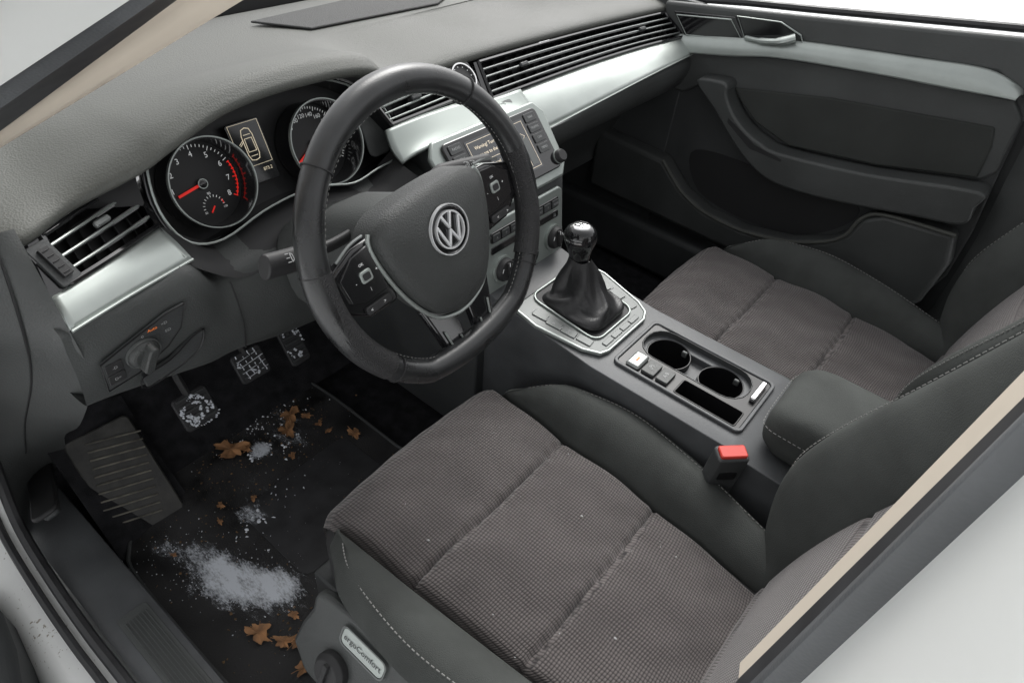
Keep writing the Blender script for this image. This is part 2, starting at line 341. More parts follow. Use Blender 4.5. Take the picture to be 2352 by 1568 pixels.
def vent(M,T,name,ns,nvanes,ss=.0018,lab=None):
    N=np.array([0,-.664,.748])
    back=lerp(M,T,.08);backt=lerp(M,T,.94)
    v=part(name,loft([[p-N*.035 for p in back],[p-N*.035 for p in backt]],2,4),BLKM,dash,label=lab)
    pcs=[tube(cat([p+N*.001 for p in lerp(M,T,.04)],6),.0035,n=6),tube(cat([p+N*.001 for p in lerp(M,T,.97)],6),.0035,n=6)]
    pcs.append(loft([lerp(M,T,.03),[p-N*.036 for p in lerp(M,T,.06)]],1,4));pcs.append(loft([lerp(M,T,.97),[p-N*.036 for p in lerp(M,T,.95)]],1,4))
    for e in (0,-1):
        a,b=np.array(M[e],float),np.array(T[e],float);pcs.append(tube([a,b],.004,n=6));pcs.append(grid([[a,b],[a-N*.036,b-N*.036]]))
    part('vent_frame',pcs,BLK,v)
    for k in range(ns):
        f=.12+.76*(k+.5)/ns
        a=lerp(M,T,f-.035);b=lerp(M,T,f+.035)
        s_=part('vent_slat',loft([[p-N*.003 for p in a],[p-N*.001 for p in b],[p-N*.022 for p in lerp(M,T,f+.09)],[p-N*.022 for p in lerp(M,T,f+.04)],[p-N*.003 for p in a]],1,4),BLK,v)
        part('slat_trim',tube(cat([p-N*.0008 for p in lerp(M,T,f)],6),ss,n=6),SIL if ns==3 else SATIN,v)
    Mc=cat(M,8);Tc=cat(T,8);n=len(Mc)
    for k in range(nvanes):
        i=(k+.5)/nvanes*(n-1);i0=int(i);f=i-i0
        a=Mc[i0]*(1-f)+Mc[i0+1]*f;b=Tc[i0]*(1-f)+Tc[i0+1]*f
        q=a*.9+b*.1;r=a*.1+b*.9
        part('vent_vane',grid([[q-N*.024,r-N*.024],[q-N*.034,r-N*.034]]),BLKM,v,solid=.0015)
    return v
def sub(A,s0,s1,n=4):
    C=cat(A,12);m=len(C)-1;o=[]
    for k in range(n+1):
        t=(s0+(s1-s0)*k/n)*m;i=min(int(t),m-1);f=t-i;o.append(C[i]*(1-f)+C[i+1]*f)
    return o
vl=vent(sub(Lm,.20,.99),sub(Lt,.16,.97),'air_vent',3,7,.0016)
vc=vent(Cm,Ct,'air_vent',3,5,.0014)
vr=vent(sub(Rmi,.04,.965),sub(Rt,.03,.965),'air_vent',4,22)
N=np.array([0,-.664,.748])
for M_,T_,s0,s1 in ((Lm,Lt,0,.20),(Rmi,Rt,.965,1),(Rmi,Rt,-.0,.04)):
    a=sub(M_,s0,s1,2);b=sub(T_,s0,s1,2)
    part('vent_end_cap',loft([a,b],1,1),BLK,dash)
fw=Fr((-.688,.249,.645),(1,.35,0),(.03,.72,.68))
part('thumb_wheel_panel',prism(fw,rr(.026,.052,.004),-.002,.003),LOW,dash,bev=.001)
part('vent_thumb_wheel',[box((0,0,.004),(.012,.036,.008),fw)]+[box((0,-.014+.007*k,.0085),(.008,.0012,.001),fw) for k in range(5)],BLKM,dash,bev=.001)
for v_,c,u in ((vl,(-.618,.286,.650),(.93,.36,0)),(vc,(-.10,.300,.662),(1,0,0)),(vr,(.185,.300,.654),(1,0,0)),(vr,(.60,.283,.650),(1,-.1,0))):
    f_=Fr(c,u,(0,.75,.66));part('vent_tab',prism(f_,rr(.022,.008,.003),.0,.007),SATIN if v_ is vl else LOW,v_,bev=.002)
part('trim_strip',loft([[p+N*0 for p in map(np.array,Lb)],[p+N*.003 for p in lerp(Lb,Lm,.5)],Lm],3,6),SIL,dash,solid=.006,label='brushed silver trim strip')
part('trim_strip',loft([Rb,[p+N*.004 for p in lerp(Rb,Rmi,.5)],Rmi],3,6),SIL,dash,solid=.006,label='brushed silver trim strip')
each('strip_edge',[tube(cat([np.array(p)+(0,-.001,-.001) for p in Lb],6),.002,n=6),tube(cat(Rb,6),.0015,n=6)],SIL,dash)
part('centre_trim',loft([[(-.185,.282,.636),(-.10,.283,.637),(-.0,.280,.634),(.05,.272,.626),(.14,.27,.625)],[(-.190,.262,.612),(-.10,.255,.618),(0,.252,.617),(.07,.250,.614),(.14,.245,.606)],[(-.185,.243,.594),(-.14,.236,.606),(0,.232,.606),(.10,.229,.606),(.145,.215,.585)]],4,5),SILP,dash,solid=.006)
for (x0,x1,s) in ((-.125,-.075,'P   A'),(.045,.10,'PASS')):
    f_=Fr(((x0+x1)/2,.2555,.6185),(1,0,0),(0,.8,.55))
    part('indicator_strip',prism(f_,rr(x1-x0,.013,.006),.0,.0035),GUN,dash,bev=.001)
    part('lettering',txt(s,f_.at(0,0,.0036),.008),BLKM,dash)
fc=Fr((.0196,.303,.666),(1,0,0),(0,.72,.69))
cl=part('dash_clock',prism(fc,rr(.062,.062,.012),-.02,.0),BLK,dash,bev=.002)
part('clock_ring',ring(fc,circ(.026),circ(.0235),0,.005),CHR,cl)
part('clock_face',prism(fc,circ(.0235),0,.001),DIAL,cl,smooth=False)
part('clock_hand',strokes(fc,[[(0,0),(-.010,.012)],[(0,0),(-.016,-.006)]],.0012,.0015,.002)+[box((.020*math.cos(k*math.pi/6),.020*math.sin(k*math.pi/6),.0013),(.0016,.0016,.0005),fc) for k in range(12)],INKW,cl,smooth=False)
# instrument cluster
a25=rad(25);FC=Fr((-.375,.2986,.644),(1,0,0),(0,math.sin(a25),math.cos(a25)))
bez=[(-.150,.064),(-.170,.023),(-.173,-.023),(-.156,-.060),(-.114,-.072),(-.046,-.058),(.014,-.053),(.06,-.058),(.11,-.070),(.158,-.064),(.209,-.056),(.218,-.020),(.200,.030),(.133,.076),(.048,.090),(-.033,.089),(-.10,.075)]
bz=cat(bez,4,True);bz=[tuple(p) for p in bz]
ic=part('instrument_cluster',prism(FC,[(u*1.0,v) for u,v in bz],-.055,-.046),DIAL,dash,smooth=False,label='instrument cluster with two round dials')
part('cluster_bezel',ring(FC,[(u*1.03,v*1.05) for u,v in bz],bz,-.055,.001),BLK,ic,bev=.001)
part('bezel_trim',tube([FC.p(u*1.0,v,.005) for u,v in bz],.0016,True,n=6),SIL,ic)
brow=[(x,y+.03,z-.022) for x,(y,z) in zip(xs[2:12],ed[2:12])]
top=[FC.p(*p,.0) for p in [(-.185,-.0),(-.178,.04),(-.155,.070),(-.105,.082),(-.04,.094),(.02,.096),(.09,.09),(.15,.078),(.205,.035),(.225,0)]]
part('cluster_hood_lining',loft([brow,[np.array(a)*.5+b*.5 for a,b in zip(brow,top)],top],3,4),BLKM,dash)
def dial(cu,r,texts,n0,red,nm,lab):
    dp_=.042
    fd=FC.at(cu,-.002,-dp_)
    d=part(nm,prism(fd,circ(r),-.002,0),DIAL,ic,smooth=False,label=lab)
    part('dial_ring',ring(fd,circ(r+.0004,n=64),circ(r-.0012,n=64),dp_-.004,dp_+.002),SIL,d)
    part('dial_well',ring(fd,circ(r+.0002,n=64),circ(r-.0028,n=64),.0,dp_-.001),BLK,d)
    tk=[]
    for k in range(n0+1):
        a=rad(208-k*244/n0);l=.0055 if k%5==0 else .003
        tk.append([((r-.007)*math.cos(a),(r-.007)*math.sin(a)),((r-.007-l)*math.cos(a),(r-.007-l)*math.sin(a))])
    cut=[i for i in range(n0+1) if not(red and i>=red)]
    part('tick_mark',sum([strokes(fd,[tk[i]],.0008,.0006,.001) for i in cut],[]),INKW,d,smooth=False)
    if red:
        part('red_zone',strokes(fd,[tk[i] for i in range(red,n0+1)],.0014,.0006,.001)+strokes(fd,[[((r-.008)*math.cos(rad(208-q)),(r-.008)*math.sin(rad(208-q))) for q in np.linspace(red/n0*244,244,14)]],.0012,.0006,.001),INKR,d,smooth=False)
    pcs=[]
    for a,s in texts:
        a=rad(a);q=r-.019;pcs.append(txt(s,fd.at(q*math.cos(a),q*math.sin(a)),.0105 if len(s)<3 else .0085))
    part('dial_number',pcs,INKW,d,smooth=False)
    return fd,d
ft,dt=dial(-.092,.0585,[(208-k*244/8,str(k)) for k in range(1,9)],40,31,'tachometer','round tachometer dial with red zone')
fs,ds=dial(.094,.0615,[(208-k*244/13,str(20*k)) for k in range(0,14)],52,0,'speedometer','round speedometer dial')
for f_,d,a,ou in ((ft,dt,190,.036),(fs,ds,208,.04)):
    a=rad(a)
    part('needle',strokes(f_,[[(0,0),(ou*math.cos(a),ou*math.sin(a))]],.0035,.003,.004),INKR,d,smooth=False)
    part('needle_hub',lathe(f_,[(.0065,0),(.0065,.006),(.004,.007)],24),BLK,d)
    part('hub_ring',ring(f_,circ(.0068,n=24),circ(.0056,n=24),.0055,.0068),SIL,d)
    fg=f_.at(.004,-.033)
    part('gauge_arc',strokes(fg,[[(.013*math.cos(rad(q)),.013*math.sin(rad(q))),(.0155*math.cos(rad(q)),.0155*math.sin(rad(q)))] for q in range(0,181,18)],.0007,.0006,.001)+[txt('90',fg.at(0,.018,0),.005),txt('50',fg.at(-.014,-.005,0),.004),txt('130',fg.at(.015,-.005,0),.004)],INKW,d,smooth=False)
    part('needle',strokes(fg,[[(0,0),(.009*math.cos(rad(225)),.009*math.sin(rad(225)))]],.0018,.001,.002)+strokes(fg,[[(.0145*math.cos(rad(q)),.0145*math.sin(rad(q))) for q in (0,8,16,24)]],.001,.0006,.001),INKR,d,smooth=False)
fm=FC.at(-.009,.024,-.030)
md=part('driver_display',prism(fm,rr(.052,.085,.003,0,-.008),-.004,0),SCR,ic,bev=.001,smooth=False)
def rectl(w_,h_,cx=0,cy=0):return [(cx-w_/2,cy-h_/2),(cx+w_/2,cy-h_/2),(cx+w_/2,cy+h_/2),(cx-w_/2,cy+h_/2),(cx-w_/2,cy-h_/2)]
caro=[(0,.022),(.006,.020),(.0085,.012),(.0085,-.014),(.006,-.021),(0,-.0225),(-.006,-.021),(-.0085,-.014),(-.0085,.012),(-.006,.020),(0,.022)]
ci=[(.0055,.008),(.006,-.010),(-.006,-.010),(-.0055,.008),(.0055,.008)]
part('display_icon',strokes(fm,[rectl(.046,.058,0,.003)],.0005,.0002,.0006)+strokes(fm,[[(x,y+.003) for x,y in caro]],.0010,.0002,.0006)+strokes(fm,[[(x,y+.003) for x,y in ci],[(-.005,.016),(.005,.016)],[(-.005,-.013),(.005,-.013)],[(-.0085,.010),(-.0155,.005)],[(-.0085,.0075),(-.0145,.003)]],.0008,.0002,.0006)+[txt('873.2',fm.at(.012,-.0345),.0065)],AMB,md,smooth=False)
part('cluster_end_panel',prism(FC.at(.19,-.012,-.012),rr(.045,.075,.012),-.004,.0),PAD2,ic,bev=.002)
# lower dash left : one continuous knee panel reaching under the column
rws=[]
for x,zb in ((-.722,.456),(-.68,.447),(-.64,.438),(-.60,.428),(-.56,.419)):
    yt=.2+(.722+x)*.10
    rws.append([(x,yt+.012,.597),(x,yt,.589),(x,.206,.565),(x,.212,.52),(x,.226,.475),(x,.240,zb),(x,.30,zb-.010),(x,.42,zb+.01)])
for x,yb,zb in ((-.53,.247,.412),(-.50,.25,.405),(-.45,.265,.38),(-.40,.28,.358),(-.34,.285,.346),(-.28,.285,.342),(-.22,.28,.34),(-.17,.25,.34),(-.13,.22,.34)):
    rws.append([(x,.285,.572),(x,.250,.562),(x,.228,.545),(x,.222,.51),(x,.228,.46),(x,yb,zb),(x,yb+.06,zb-.008),(x,.46,zb+.02)])
part('knee_panel',loft(rws,3,3),PAD2,dash)
part('cluster_lower_trim',loft([[(-.562,.276,.628),(-.50,.285,.572),(-.44,.292,.578),(-.37,.295,.584),(-.30,.29,.578),(-.23,.285,.570),(-.165,.286,.60)],[(-.56,.232,.603),(-.50,.245,.560),(-.44,.25,.566),(-.37,.25,.57),(-.30,.25,.566),(-.23,.245,.562),(-.18,.245,.590)],[(-.555,.224,.588),(-.50,.224,.543),(-.44,.225,.54),(-.37,.226,.54),(-.30,.226,.54),(-.23,.220,.545),(-.14,.215,.55)]],3,3),BLKM,dash)
part('panel_seam',tube(cat([(-.516,.2195,.548),(-.514,.217,.52),(-.510,.222,.47),(-.506,.240,.413)],4),.0012,n=5),BLKM,dash)
fk=Fr((-.648,.2085,.518),(1,.03,0),(0,-.17,.985))
po_=[(-.050,-.034),(-.012,-.030),(.030,-.010),(.050,.010),(.060,.046),(.035,.044),(.0,.032),(-.050,.014)]
hl=part('headlight_switch',prism(fk,po_,-.002,.0025),LOW,dash,bev=.0015,label='black headlight switch panel with rotary knob')
part('switch_seam',tube([fk.p(a,b,.0022) for a,b in po_],.0011,True,n=5),WELL,hl)
each('light_button',[prism(fk,rr(.020,.016,.002,-.037,q),.002,.0042) for q in (.002,-.017)],BLKM,hl,bev=.0006)
fkn=fk.at(-.002,.002,.003,rad(-22))
part('rotary_knob',[lathe(fkn,[(.020,0),(.019,.006),(.015,.010)],28),prism(fkn,rr(.013,.038,.006),.006,.021)],PADW,hl,bev=.002)
part('knob_trim',ring(fkn,circ(.0212),circ(.0198),0,.004),GUN,hl)
part('lettering',[txt('0',fk.at(.002,.0275,.003),.006),txt('-D',fk.at(-.037,.002,.0042),.006),txt('D=',fk.at(-.037,-.017,.0042),.006),txt('=D',fk.at(.030,.032,.003),.006),txt('ED',fk.at(.033,.018,.003),.006)],INKG,hl,smooth=False)
part('lettering',txt('Auto',fk.at(.015,.0315,.003),.006),LITE,hl,smooth=False,label='small orange word on the switch')
pp_=[(-.008,-.046),(.030,-.040),(.064,-.020),(.080,-.018),(.072,-.046),(.050,-.060),(-.006,-.068)]
sp_=part('storage_compartment',prism(fk,pp_,-.006,-.0005),LOW,dash,bev=.0012)
part('compartment_seam',tube([fk.p(a,b,-.0006) for a,b in cat(pp_,3,True)],.0011,True,n=5),WELL,sp_)
rws=[]
for x in (.128,.2,.35,.55,.735):
    rws.append([(x,.206,.585 if x>.3 else .568),(x,.198,.572),(x,.202,.54),(x,.225,.505),(x,.27,.47),(x,.34,.42),(x,.40,.30),(x,.42,.24),(x,.60,.22)])
part('glove_box',loft(rws,3,3),PAD2,dash)
part('passenger_kick_trim',box((.752,.42,.35),(.03,.42,.7)),LOW,dash,bev=.005)
# centre stack
FA=Fr((0,.1845,.5605),(1,0,0),(0,.68,.733));FB=Fr((0,.122,.43),(1,0,0),(0,.176,.984))
YZ=Fr((0,0,0),(0,1,0),(0,0,1))
part('stack_core',prism(YZ,[(.232,.604),(.140,.505),(.117,.36),(.11,.30),(.10,0),(.66,0),(.66,.60)],-.132,.132),LOW,dash,bev=.004)
cs=part('centre_stack',prism(FA,[(-.132,.076),(.132,.076),(.151,.052),(.144,-.048),(.122,-.070),(-.122,-.070),(-.144,-.048),(-.151,.052)],-.004,.006),SILP,dash,bev=.004,label='silver surround holding radio and climate controls')
rd=part('radio',prism(FA,rr(.246,.118,.010,0,.006),.005,.012),BLK,cs,bev=.002,label='gloss black radio unit with screen and buttons')
part('radio_screen',prism(FA,rr(.152,.092,.003,0,.008),.0121,.0128),RSCR,rd,smooth=False)
lt=[]
for s,names in ((-1,('RADIO','MEDIA','PHONE','VOICE')),(1,('NAV','TRAFFIC','CAR','MENU'))):
    for k,nm in enumerate(names):
        v=.048-.0195*k+.002;part('radio_button',prism(FA,rr(.030,.016,.002,s*.098,v),.012,.0142),LOW,rd,bev=.0006);lt.append(txt(nm,FA.at(s*.098,v,.0143),.0062))
part('lettering',lt,INKG,rd,smooth=False)
part('lettering',[txt('Warning! Turn',FA.at(-.060,.038,.0129),.0085,'LEFT'),txt('you are to the fr',FA.at(-.060,.025,.0129),.0085,'LEFT'),txt('Cancel',FA.at(-.040,.003,.0129),.0085,'LEFT')]+strokes(FA,[rectl(.144,.084,0,.008),[(.050,.048),(.050,-.030)],[(-.070,.014),(.050,.014)],[(.056,.03),(.064,.024),(.056,.018)]],.0006,.0129,.0131),PALE,rd,smooth=False)
part('screen_map',prism(FA,rr(.016,.05,.002,.061,-.004),.0129,.0131),GUN,rd,smooth=False)
part('volume_knob',lathe(FA.at(.124,-.036,.010),[(.0125,0),(.0125,.010),(.010,.014)],28),BLKM,rd)
part('knob_ring',[ring(FA.at(.124,-.036,.010),circ(.0140,n=28),circ(.0126,n=28),0,.004)],SIL,rd)
hv=part('climate_panel',prism(FB,rr(.228,.136,.014),-.002,.006),SILP,cs,bev=.003,label='silver climate control panel with three black knobs')
each('climate_inset',[prism(FB,rr(.196,.020,.005,0,.042),.0058,.009),prism(FB,rr(.196,.014,.004,0,.018),.0058,.008)],BLK,hv,bev=.001)
each('climate_button',[prism(FB,rr(.020,.014,.002,-.085+.0243*k,.042),.009,.0115) for k in range(8)],LOW,hv,bev=.0008)
part('lettering',[txt(s,FB.at(-.085+.0243*k,.042,.0117),.0065) for k,s in enumerate(('A','P','OFF','AUTO','AC','MAX','P','REAR'))]+[txt('22',FB.at(.085,.018,.0083),.008)],INKG,hv,smooth=False)
for x in (-.072,0,.080):
    f_=FB.at(x,-.026,.006)
    k_=part('climate_knob',[lathe(f_,[(.0215,0),(.0215,.010),(.018,.015)],36),box((0,0,.017),(.006,.032,.006),f_)],BLKM,hv,bev=.0008)
    part('knob_ring',ring(f_,circ(.0255),circ(.0218),0,.005),SIL,hv)
    part('knob_mark',strokes(f_,[[(0,.010),(0,.016)]],.0012,.0202,.0206)+strokes(f_,[[(.012,.008),(.015,.002)],[(-.015,.002),(-.012,.008)]],.001,.0152,.0156),INKW,hv,smooth=False)
# ------------------------------------------------------------------ steering column and stalks
colm=thing('steering_column',(-.36,.2,.6),'dark plastic steering column with indicator stalks','steering column')
t=.3909;FW=Fr((-.3606,0,.6613),(1,0,0),(0,math.sin(t),math.cos(t)))
part('column_shroud',[prism(FW,rr(.115,.115,.035,0,-.020),-.17,-.052),prism(FW,rr(.15,.13,.04,0,-.045),-.26,-.16)],PAD2,colm,bev=.008)
for s,p,lab in ((-1,[(-.405,.095,.635),(-.44,.095,.632),(-.475,.093,.636),(-.505,.09,.642),(-.540,.088,.650)],'indicator_stalk'),(1,[(-.31,.10,.655),(-.285,.10,.657),(-.25,.10,.656),(-.20,.10,.648),(-.150,.10,.640)],'wiper_stalk')):
    so_=part(lab,tube(cat(p,5),[.008]*8+[.010,.013]+[.0155]*11,n=14,flat=.7),BLKM,colm,bev=.002)
    a=np.array(p[3]);dd_=np.array(p[4])-a;fq=Fr(a+np.array([0,-.0112,.0110]),dd_ if s>0 else -dd_,(0,.7,.7))
    for j in range(2):
        part('lettering',strokes(fq,[[(-.012+.013*j,.005-.005*i),(-.008+.013*j,.005-.005*i)] for i in range(3)]+[[(-.006+.013*j,.005),(-.003+.013*j,.003),(-.003+.013*j,-.003),(-.006+.013*j,-.005),(-.006+.013*j,.005)]],.0008,0.001,.0016),INKG,so_,smooth=False)
# ------------------------------------------------------------------ steering wheel
sw=thing('steering_wheel',(-.3606,0,.6613),'black leather three-spoke steering wheel with silver trim and round emblem','steering wheel')
FWr=FW.at(0,0,0,rad(6))
def rimp(a,off=0):
    u=math.cos(a)*.171;v=math.sin(a)*.171
    if v<-.148:v=-.148+(v+.148)*.5
    return FWr.p(u,v,0)
n=96;pts=[rimp(2*math.pi*k/n) for k in range(n)]
part('rim',tube(pts,[.0160+.0009*math.cos(2*math.pi*(k/n)*4) for k in range(n)],True,n=24),LEA,sw)
for a0,a1 in ((-38,12),(168,218)):
    part('grip_panel',tube([FWr.O+(rimp(rad(q))-FWr.O)*.995 for q in np.linspace(a0,a1,22)],.0170,n=20,caps=False),LEAP,sw)
for q in (48,132,-42,222,12,168):
    part('rim_seam',tube([rimp(rad(q-.2)),rimp(rad(q+.2))],.0172,n=20),BLKM,sw)
pin=[FWr.O+(p-FWr.O)*.902 for p in pts]
stitch([pin[k%n]+FWr.N*.0035 for k in range(0,n+1,4)],sw,step=.006,ln=.003,r=.0004)
padt=[(0,.057),(.04,.056),(.072,.051),(.090,.037),(.091,.012),(.081,-.028),(.064,-.065),(.042,-.093),(.016,-.104),(0,-.106)]
po=cat(padt,4);po=po[:-1]+[np.array([-p[0],p[1]]) for p in po[::-1]][:-1]
def dome(out,fr,hs,cv=(0,-.008)):
    v=[];n=len(out);f=[]
    for s,h in hs:
        for p in out:v.append(fr.p(cv[0]+(p[0]-cv[0])*s,cv[1]+(p[1]-cv[1])*s,h))
    for j in range(len(hs)-1):
        for i in range(n):f.append([j*n+i,j*n+(i+1)%n,(j+1)*n+(i+1)%n,(j+1)*n+i])
    f.append([(len(hs)-1)*n+i for i in range(n)]);return v,f
part('airbag_cover',dome(po,FWr,[(1.0,-.03),(1.0,-.002),(.985,.005),(.95,.011),(.87,.016),(.7,.020),(.5,.0225),(.3,.0240),(.1,.0245)]),PADW,sw,angle=60)
part('lettering',txt('AIRBAG',FWr.at(.042,-.045,.0195),.009),LOW,sw,smooth=False)
lo=sorted([p for p in po if p[1]<.045],key=lambda p:math.atan2(p[0],-(p[1]+.0)))
part('silver_trim',tube([FWr.p(p[0]*1.03,p[1]*1.03-.001,-.000) for p in lo],.0027,n=8),SIL,sw)
fe=FWr.at(0,.003,.0245)
em=part('emblem',lathe(fe,[(.030,-.003),(.030,.0015),(.027,.003),(.0265,.0005)],48),BLK,sw,label='round chrome emblem with V over W')
EMB=mat('emblem chrome',(.88,.89,.9),.22,metal=.45)
part('emblem_ring',[ring(fe,circ(.0303,n=48),circ(.0291,n=48),-.001,.0035),ring(fe,circ(.0228,n=48),circ(.0209,n=48),.0005,.004)],EMB,em)
q=.0220
part('emblem_letters',strokes(fe,[[(-.33*q,.86*q),(0,.12*q),(.33*q,.86*q)],[(-.80*q,.45*q),(-.38*q,-.80*q),(0,-.02*q),(.38*q,-.80*q),(.80*q,.45*q)]],.0027,.0005,.0042),EMB,em,bev=.0004)
for s in (-1,1):
    f_=FWr
    O=[(s*.076,.038),(s*.115,.036),(s*.158,.020),(s*.160,-.020),(s*.125,-.044),(s*.084,-.046),(s*.07,.0)]
    if s<0:O=O[::-1]
    sp=part('spoke',prism(f_,O,-.020,-.003),BLK,sw,bev=.004)
    O2=[(s*.094,.033),(s*.122,.030),(s*.146,.014),(s*.143,-.016),(s*.126,-.023),(s*.092,-.024)]
    if s<0:O2=O2[::-1]
    part('button_panel',prism(f_,O2,-.004,.0008),BLK,sp,bev=.0012)
    part('spoke_button',[prism(f_,rr(.016,.014,.003,s*.114,.004),.0008,.0035)],SIL,sp,bev=.0008)
    part('spoke_button',[prism(f_,rr(.010,.008,.002,s*.114,.004),.0036,.0044)],BLKM,sp)
    part('spoke_button',[prism(f_,rr(.038,.010,.003,s*.112,-.034),-.004,.001)],BLKM,sp,bev=.001)
    part('lettering',[txt(a,f_.at(s*.114+x,y,.0009 if abs(y)<.029 else .0012),z_) for a,x,y,z_ in (('+',.0165,.004,.006),('-',-.015,.002,.006),('OK',0,.0175,.0045),('|',0,-.012,.005),('<',-.010,-.034,.006),('>',.010,-.034,.006))],INKW,sp,smooth=False)
    tr=[(s*.095,.043),(s*.115,.041),(s*.138,.032)]
    part('spoke_trim',tube(cat([f_.p(a,b,-.004) for a,b in tr],5),.0018,n=6),SATIN,sp)
for s in (-1,1):
    O=[(s*.010,-.090),(s*.062,-.078),(s*.052,-.120),(s*.044,-.158),(s*.010,-.158)]
    if s>0:O=O[::-1]
    sp=part('spoke',prism(FWr,O,-.016,-.002),BLK,sw,bev=.004,label='gloss black lower spoke branch with silver outline')
    part('spoke_trim',[tube([FWr.p(s*a,b,.0) for a,b in ln],.0015,n=6) for ln in ([(.042,-.120),(.036,-.153),(.018,-.153),(.020,-.138)],)],SIL,sp)
part('hub_housing',prism(FWr,rr(.14,.11,.04,0,-.01),-.055,-.018),BLKM,sw,bev=.01)
# ------------------------------------------------------------------ centre console
con=thing('centre_console',(0,-.15,0),'dark plastic centre console with cup holders and padded armrest','console')
prof=[(.13,.375),(.06,.362),(-.12,.343),(-.38,.343),(-.40,.335),(-.56,.33),(-.70,.33),(-.70,0),(.15,0)]
FCn=Fr((0,0,.344),(1,0,0),(0,1,0))
cuts=[prism(FCn,circ(.0385,.024,-.198,48),-.075,.02),prism(FCn,circ(.0385,.024,-.298,48),-.075,.02),prism(FCn,rr(.052,.090,.010,.024,-.248),-.022,.02),prism(FCn,rr(.084,.196,.036,.0245,-.248),-.008,.02),prism(FCn,rr(.040,.108,.005,-.046,-.306),-.045,.02)]
part('console_body',prism(YZ,prof[::-1],-.109,.109),TRIMG,con,bev=.006,segs=3,cut=cuts)
part('holder_tray',prism(FCn,rr(.136,.224,.008,0,-.256),-.004,.0025),WELL,con,cut=cuts,bev=.001)
each('holder_well',[ring(FCn,circ(.0384,.024,cy,48),circ(.0374,.024,cy,48),-.072,-.009) for cy in (-.198,-.298)],WELL,con)
part('holder_surround',ring(FCn,rr(.0838,.1958,.0358,.0245,-.248),rr(.0818,.1938,.0348,.0245,-.248),-.0078,.0032),LOW,con)
each('holder_base',[prism(FCn,circ(.0384,.024,cy,48),-.0745,-.070) for cy in (-.198,-.298)],WELL,con)
each('holder_tab',[box((-.008,cy,-.014),(.006,.010,.010),FCn) for cy in (-.198,-.298)]+[box((.052,cy-.018,-.016),(.006,.010,.012),FCn) for cy in (-.198,-.298)],GUN,con,bev=.002)
part('tray_lining',ring(FCn,rr(.0395,.1075,.005,-.046,-.306),rr(.0375,.1055,.004,-.046,-.306),-.044,.0035),WELL,con)
part('tray_base',prism(FCn,rr(.039,.107,.004,-.046,-.306),-.0445,-.042),WELL,con)
part('cup_holder_panel',ring(FCn,rr(.148,.236,.012,0,-.256),rr(.136,.224,.008,0,-.256),-.002,.005),TRIMG,con,bev=.0015)
FS=Fr((0,-.03,.3535),(1,0,0),(0,1,.105))
so_=[(-.106,.085),(-.112,.03),(-.094,-.06),(-.078,-.088),(-.060,-.094),(.060,-.094),(.080,-.085),(.094,-.06),(.112,.03),(.106,.085)]
si_=[(-.101,.085),(-.107,.03),(-.0895,-.058),(-.0745,-.083),(-.058,-.0895),(.058,-.0895),(.077,-.081),(.0895,-.058),(.107,.03),(.101,.085)]
part('shifter_surround',ring(FS,so_[::-1],si_[::-1],.0,.007),SIL,con,bev=.0015,label='silver frame around the gear lever')
part('shifter_panel',prism(FS,si_[::-1],.0,.0055),GUN,con,bev=.001,label='satin grey panel around the boot')
each('shifter_button',[prism(FS.at(s*(.083-.0012*k*k),.040-.030*k,0,s*rad(-9)),rr(.017,.028,.002),.005,.0075) for s in (-1,1) for k in range(4)]+[prism(FS,rr(.026,.010,.002,-.042+.028*k,-.079),.005,.0075) for k in range(4)],GUN,con,bev=.0008)
part('lettering',[strokes(FS,[[(s*.083-.005,.055-.030*k),(s*.083+.005,.055-.030*k)]],.0012,.0076,.008)[0] for s in (-1,1) for k in range(3)]+[txt('P',FS.at(-.083,.010,.0075),.008),txt('OFF',FS.at(-.080,-.020,.0075),.007)],INKG,con,smooth=False)
part('inner_trim',ring(FS,rr(.128,.152,.022,.002,.008),rr(.121,.145,.019,.002,.008),.005,.0095),SILP,con,bev=.001)
part('boot_recess',prism(FS,rr(.122,.146,.019,.002,.008),.0053,.0062),BLKM,con)
pb=part('parking_brake_switch',[prism(FCn,rr(.040,.026,.004,-.046,-.172),.002,.010)],SATIN,con,bev=.004,label='silver electric parking brake switch')
each('console_button',[prism(FCn,rr(.034,.024,.003,-.046,-.200),.002,.0085),prism(FCn,rr(.034,.022,.003,-.046,-.2265),.002,.0085)],PAD2,con,bev=.001)
part('lettering',[txt('(P)',FCn.at(-.046,-.199,.0084),.010),txt('A/B',FCn.at(-.046,-.2265,.0084),.009)],INKG,con,smooth=False)
part('lettering',box((-.046,-.172,.0105),(.010,.003,.0008),FCn),LITE,con,smooth=False,label='small orange light on the switch')
part('holder_latch',prism(FCn,rr(.052,.010,.003,.030,-.358),.003,.012),CHR,con,bev=.002)
FR=Fr((0,-.545,.345),(1,0,0),(0,1,0))
ar=part('armrest',[dome([np.array(p) for p in rr(.160,.30,.038,0,0,8)],FR,[(.93,0),(.985,.010),(1.0,.022),(1.0,.042),(.99,.055),(.965,.066),(.92,.074),(.84,.080),(.7,.084),(.4,.086)],(0,0))],BOL,con,angle=75,label='padded fabric armrest with stitched seam')
stitch([(-.0815,-.66,.390),(-.0815,-.45,.390),(-.0765,-.403,.390),(-.05,-.3935,.390),(.05,-.3935,.390),(.0765,-.403,.390)],ar,r=.0007)
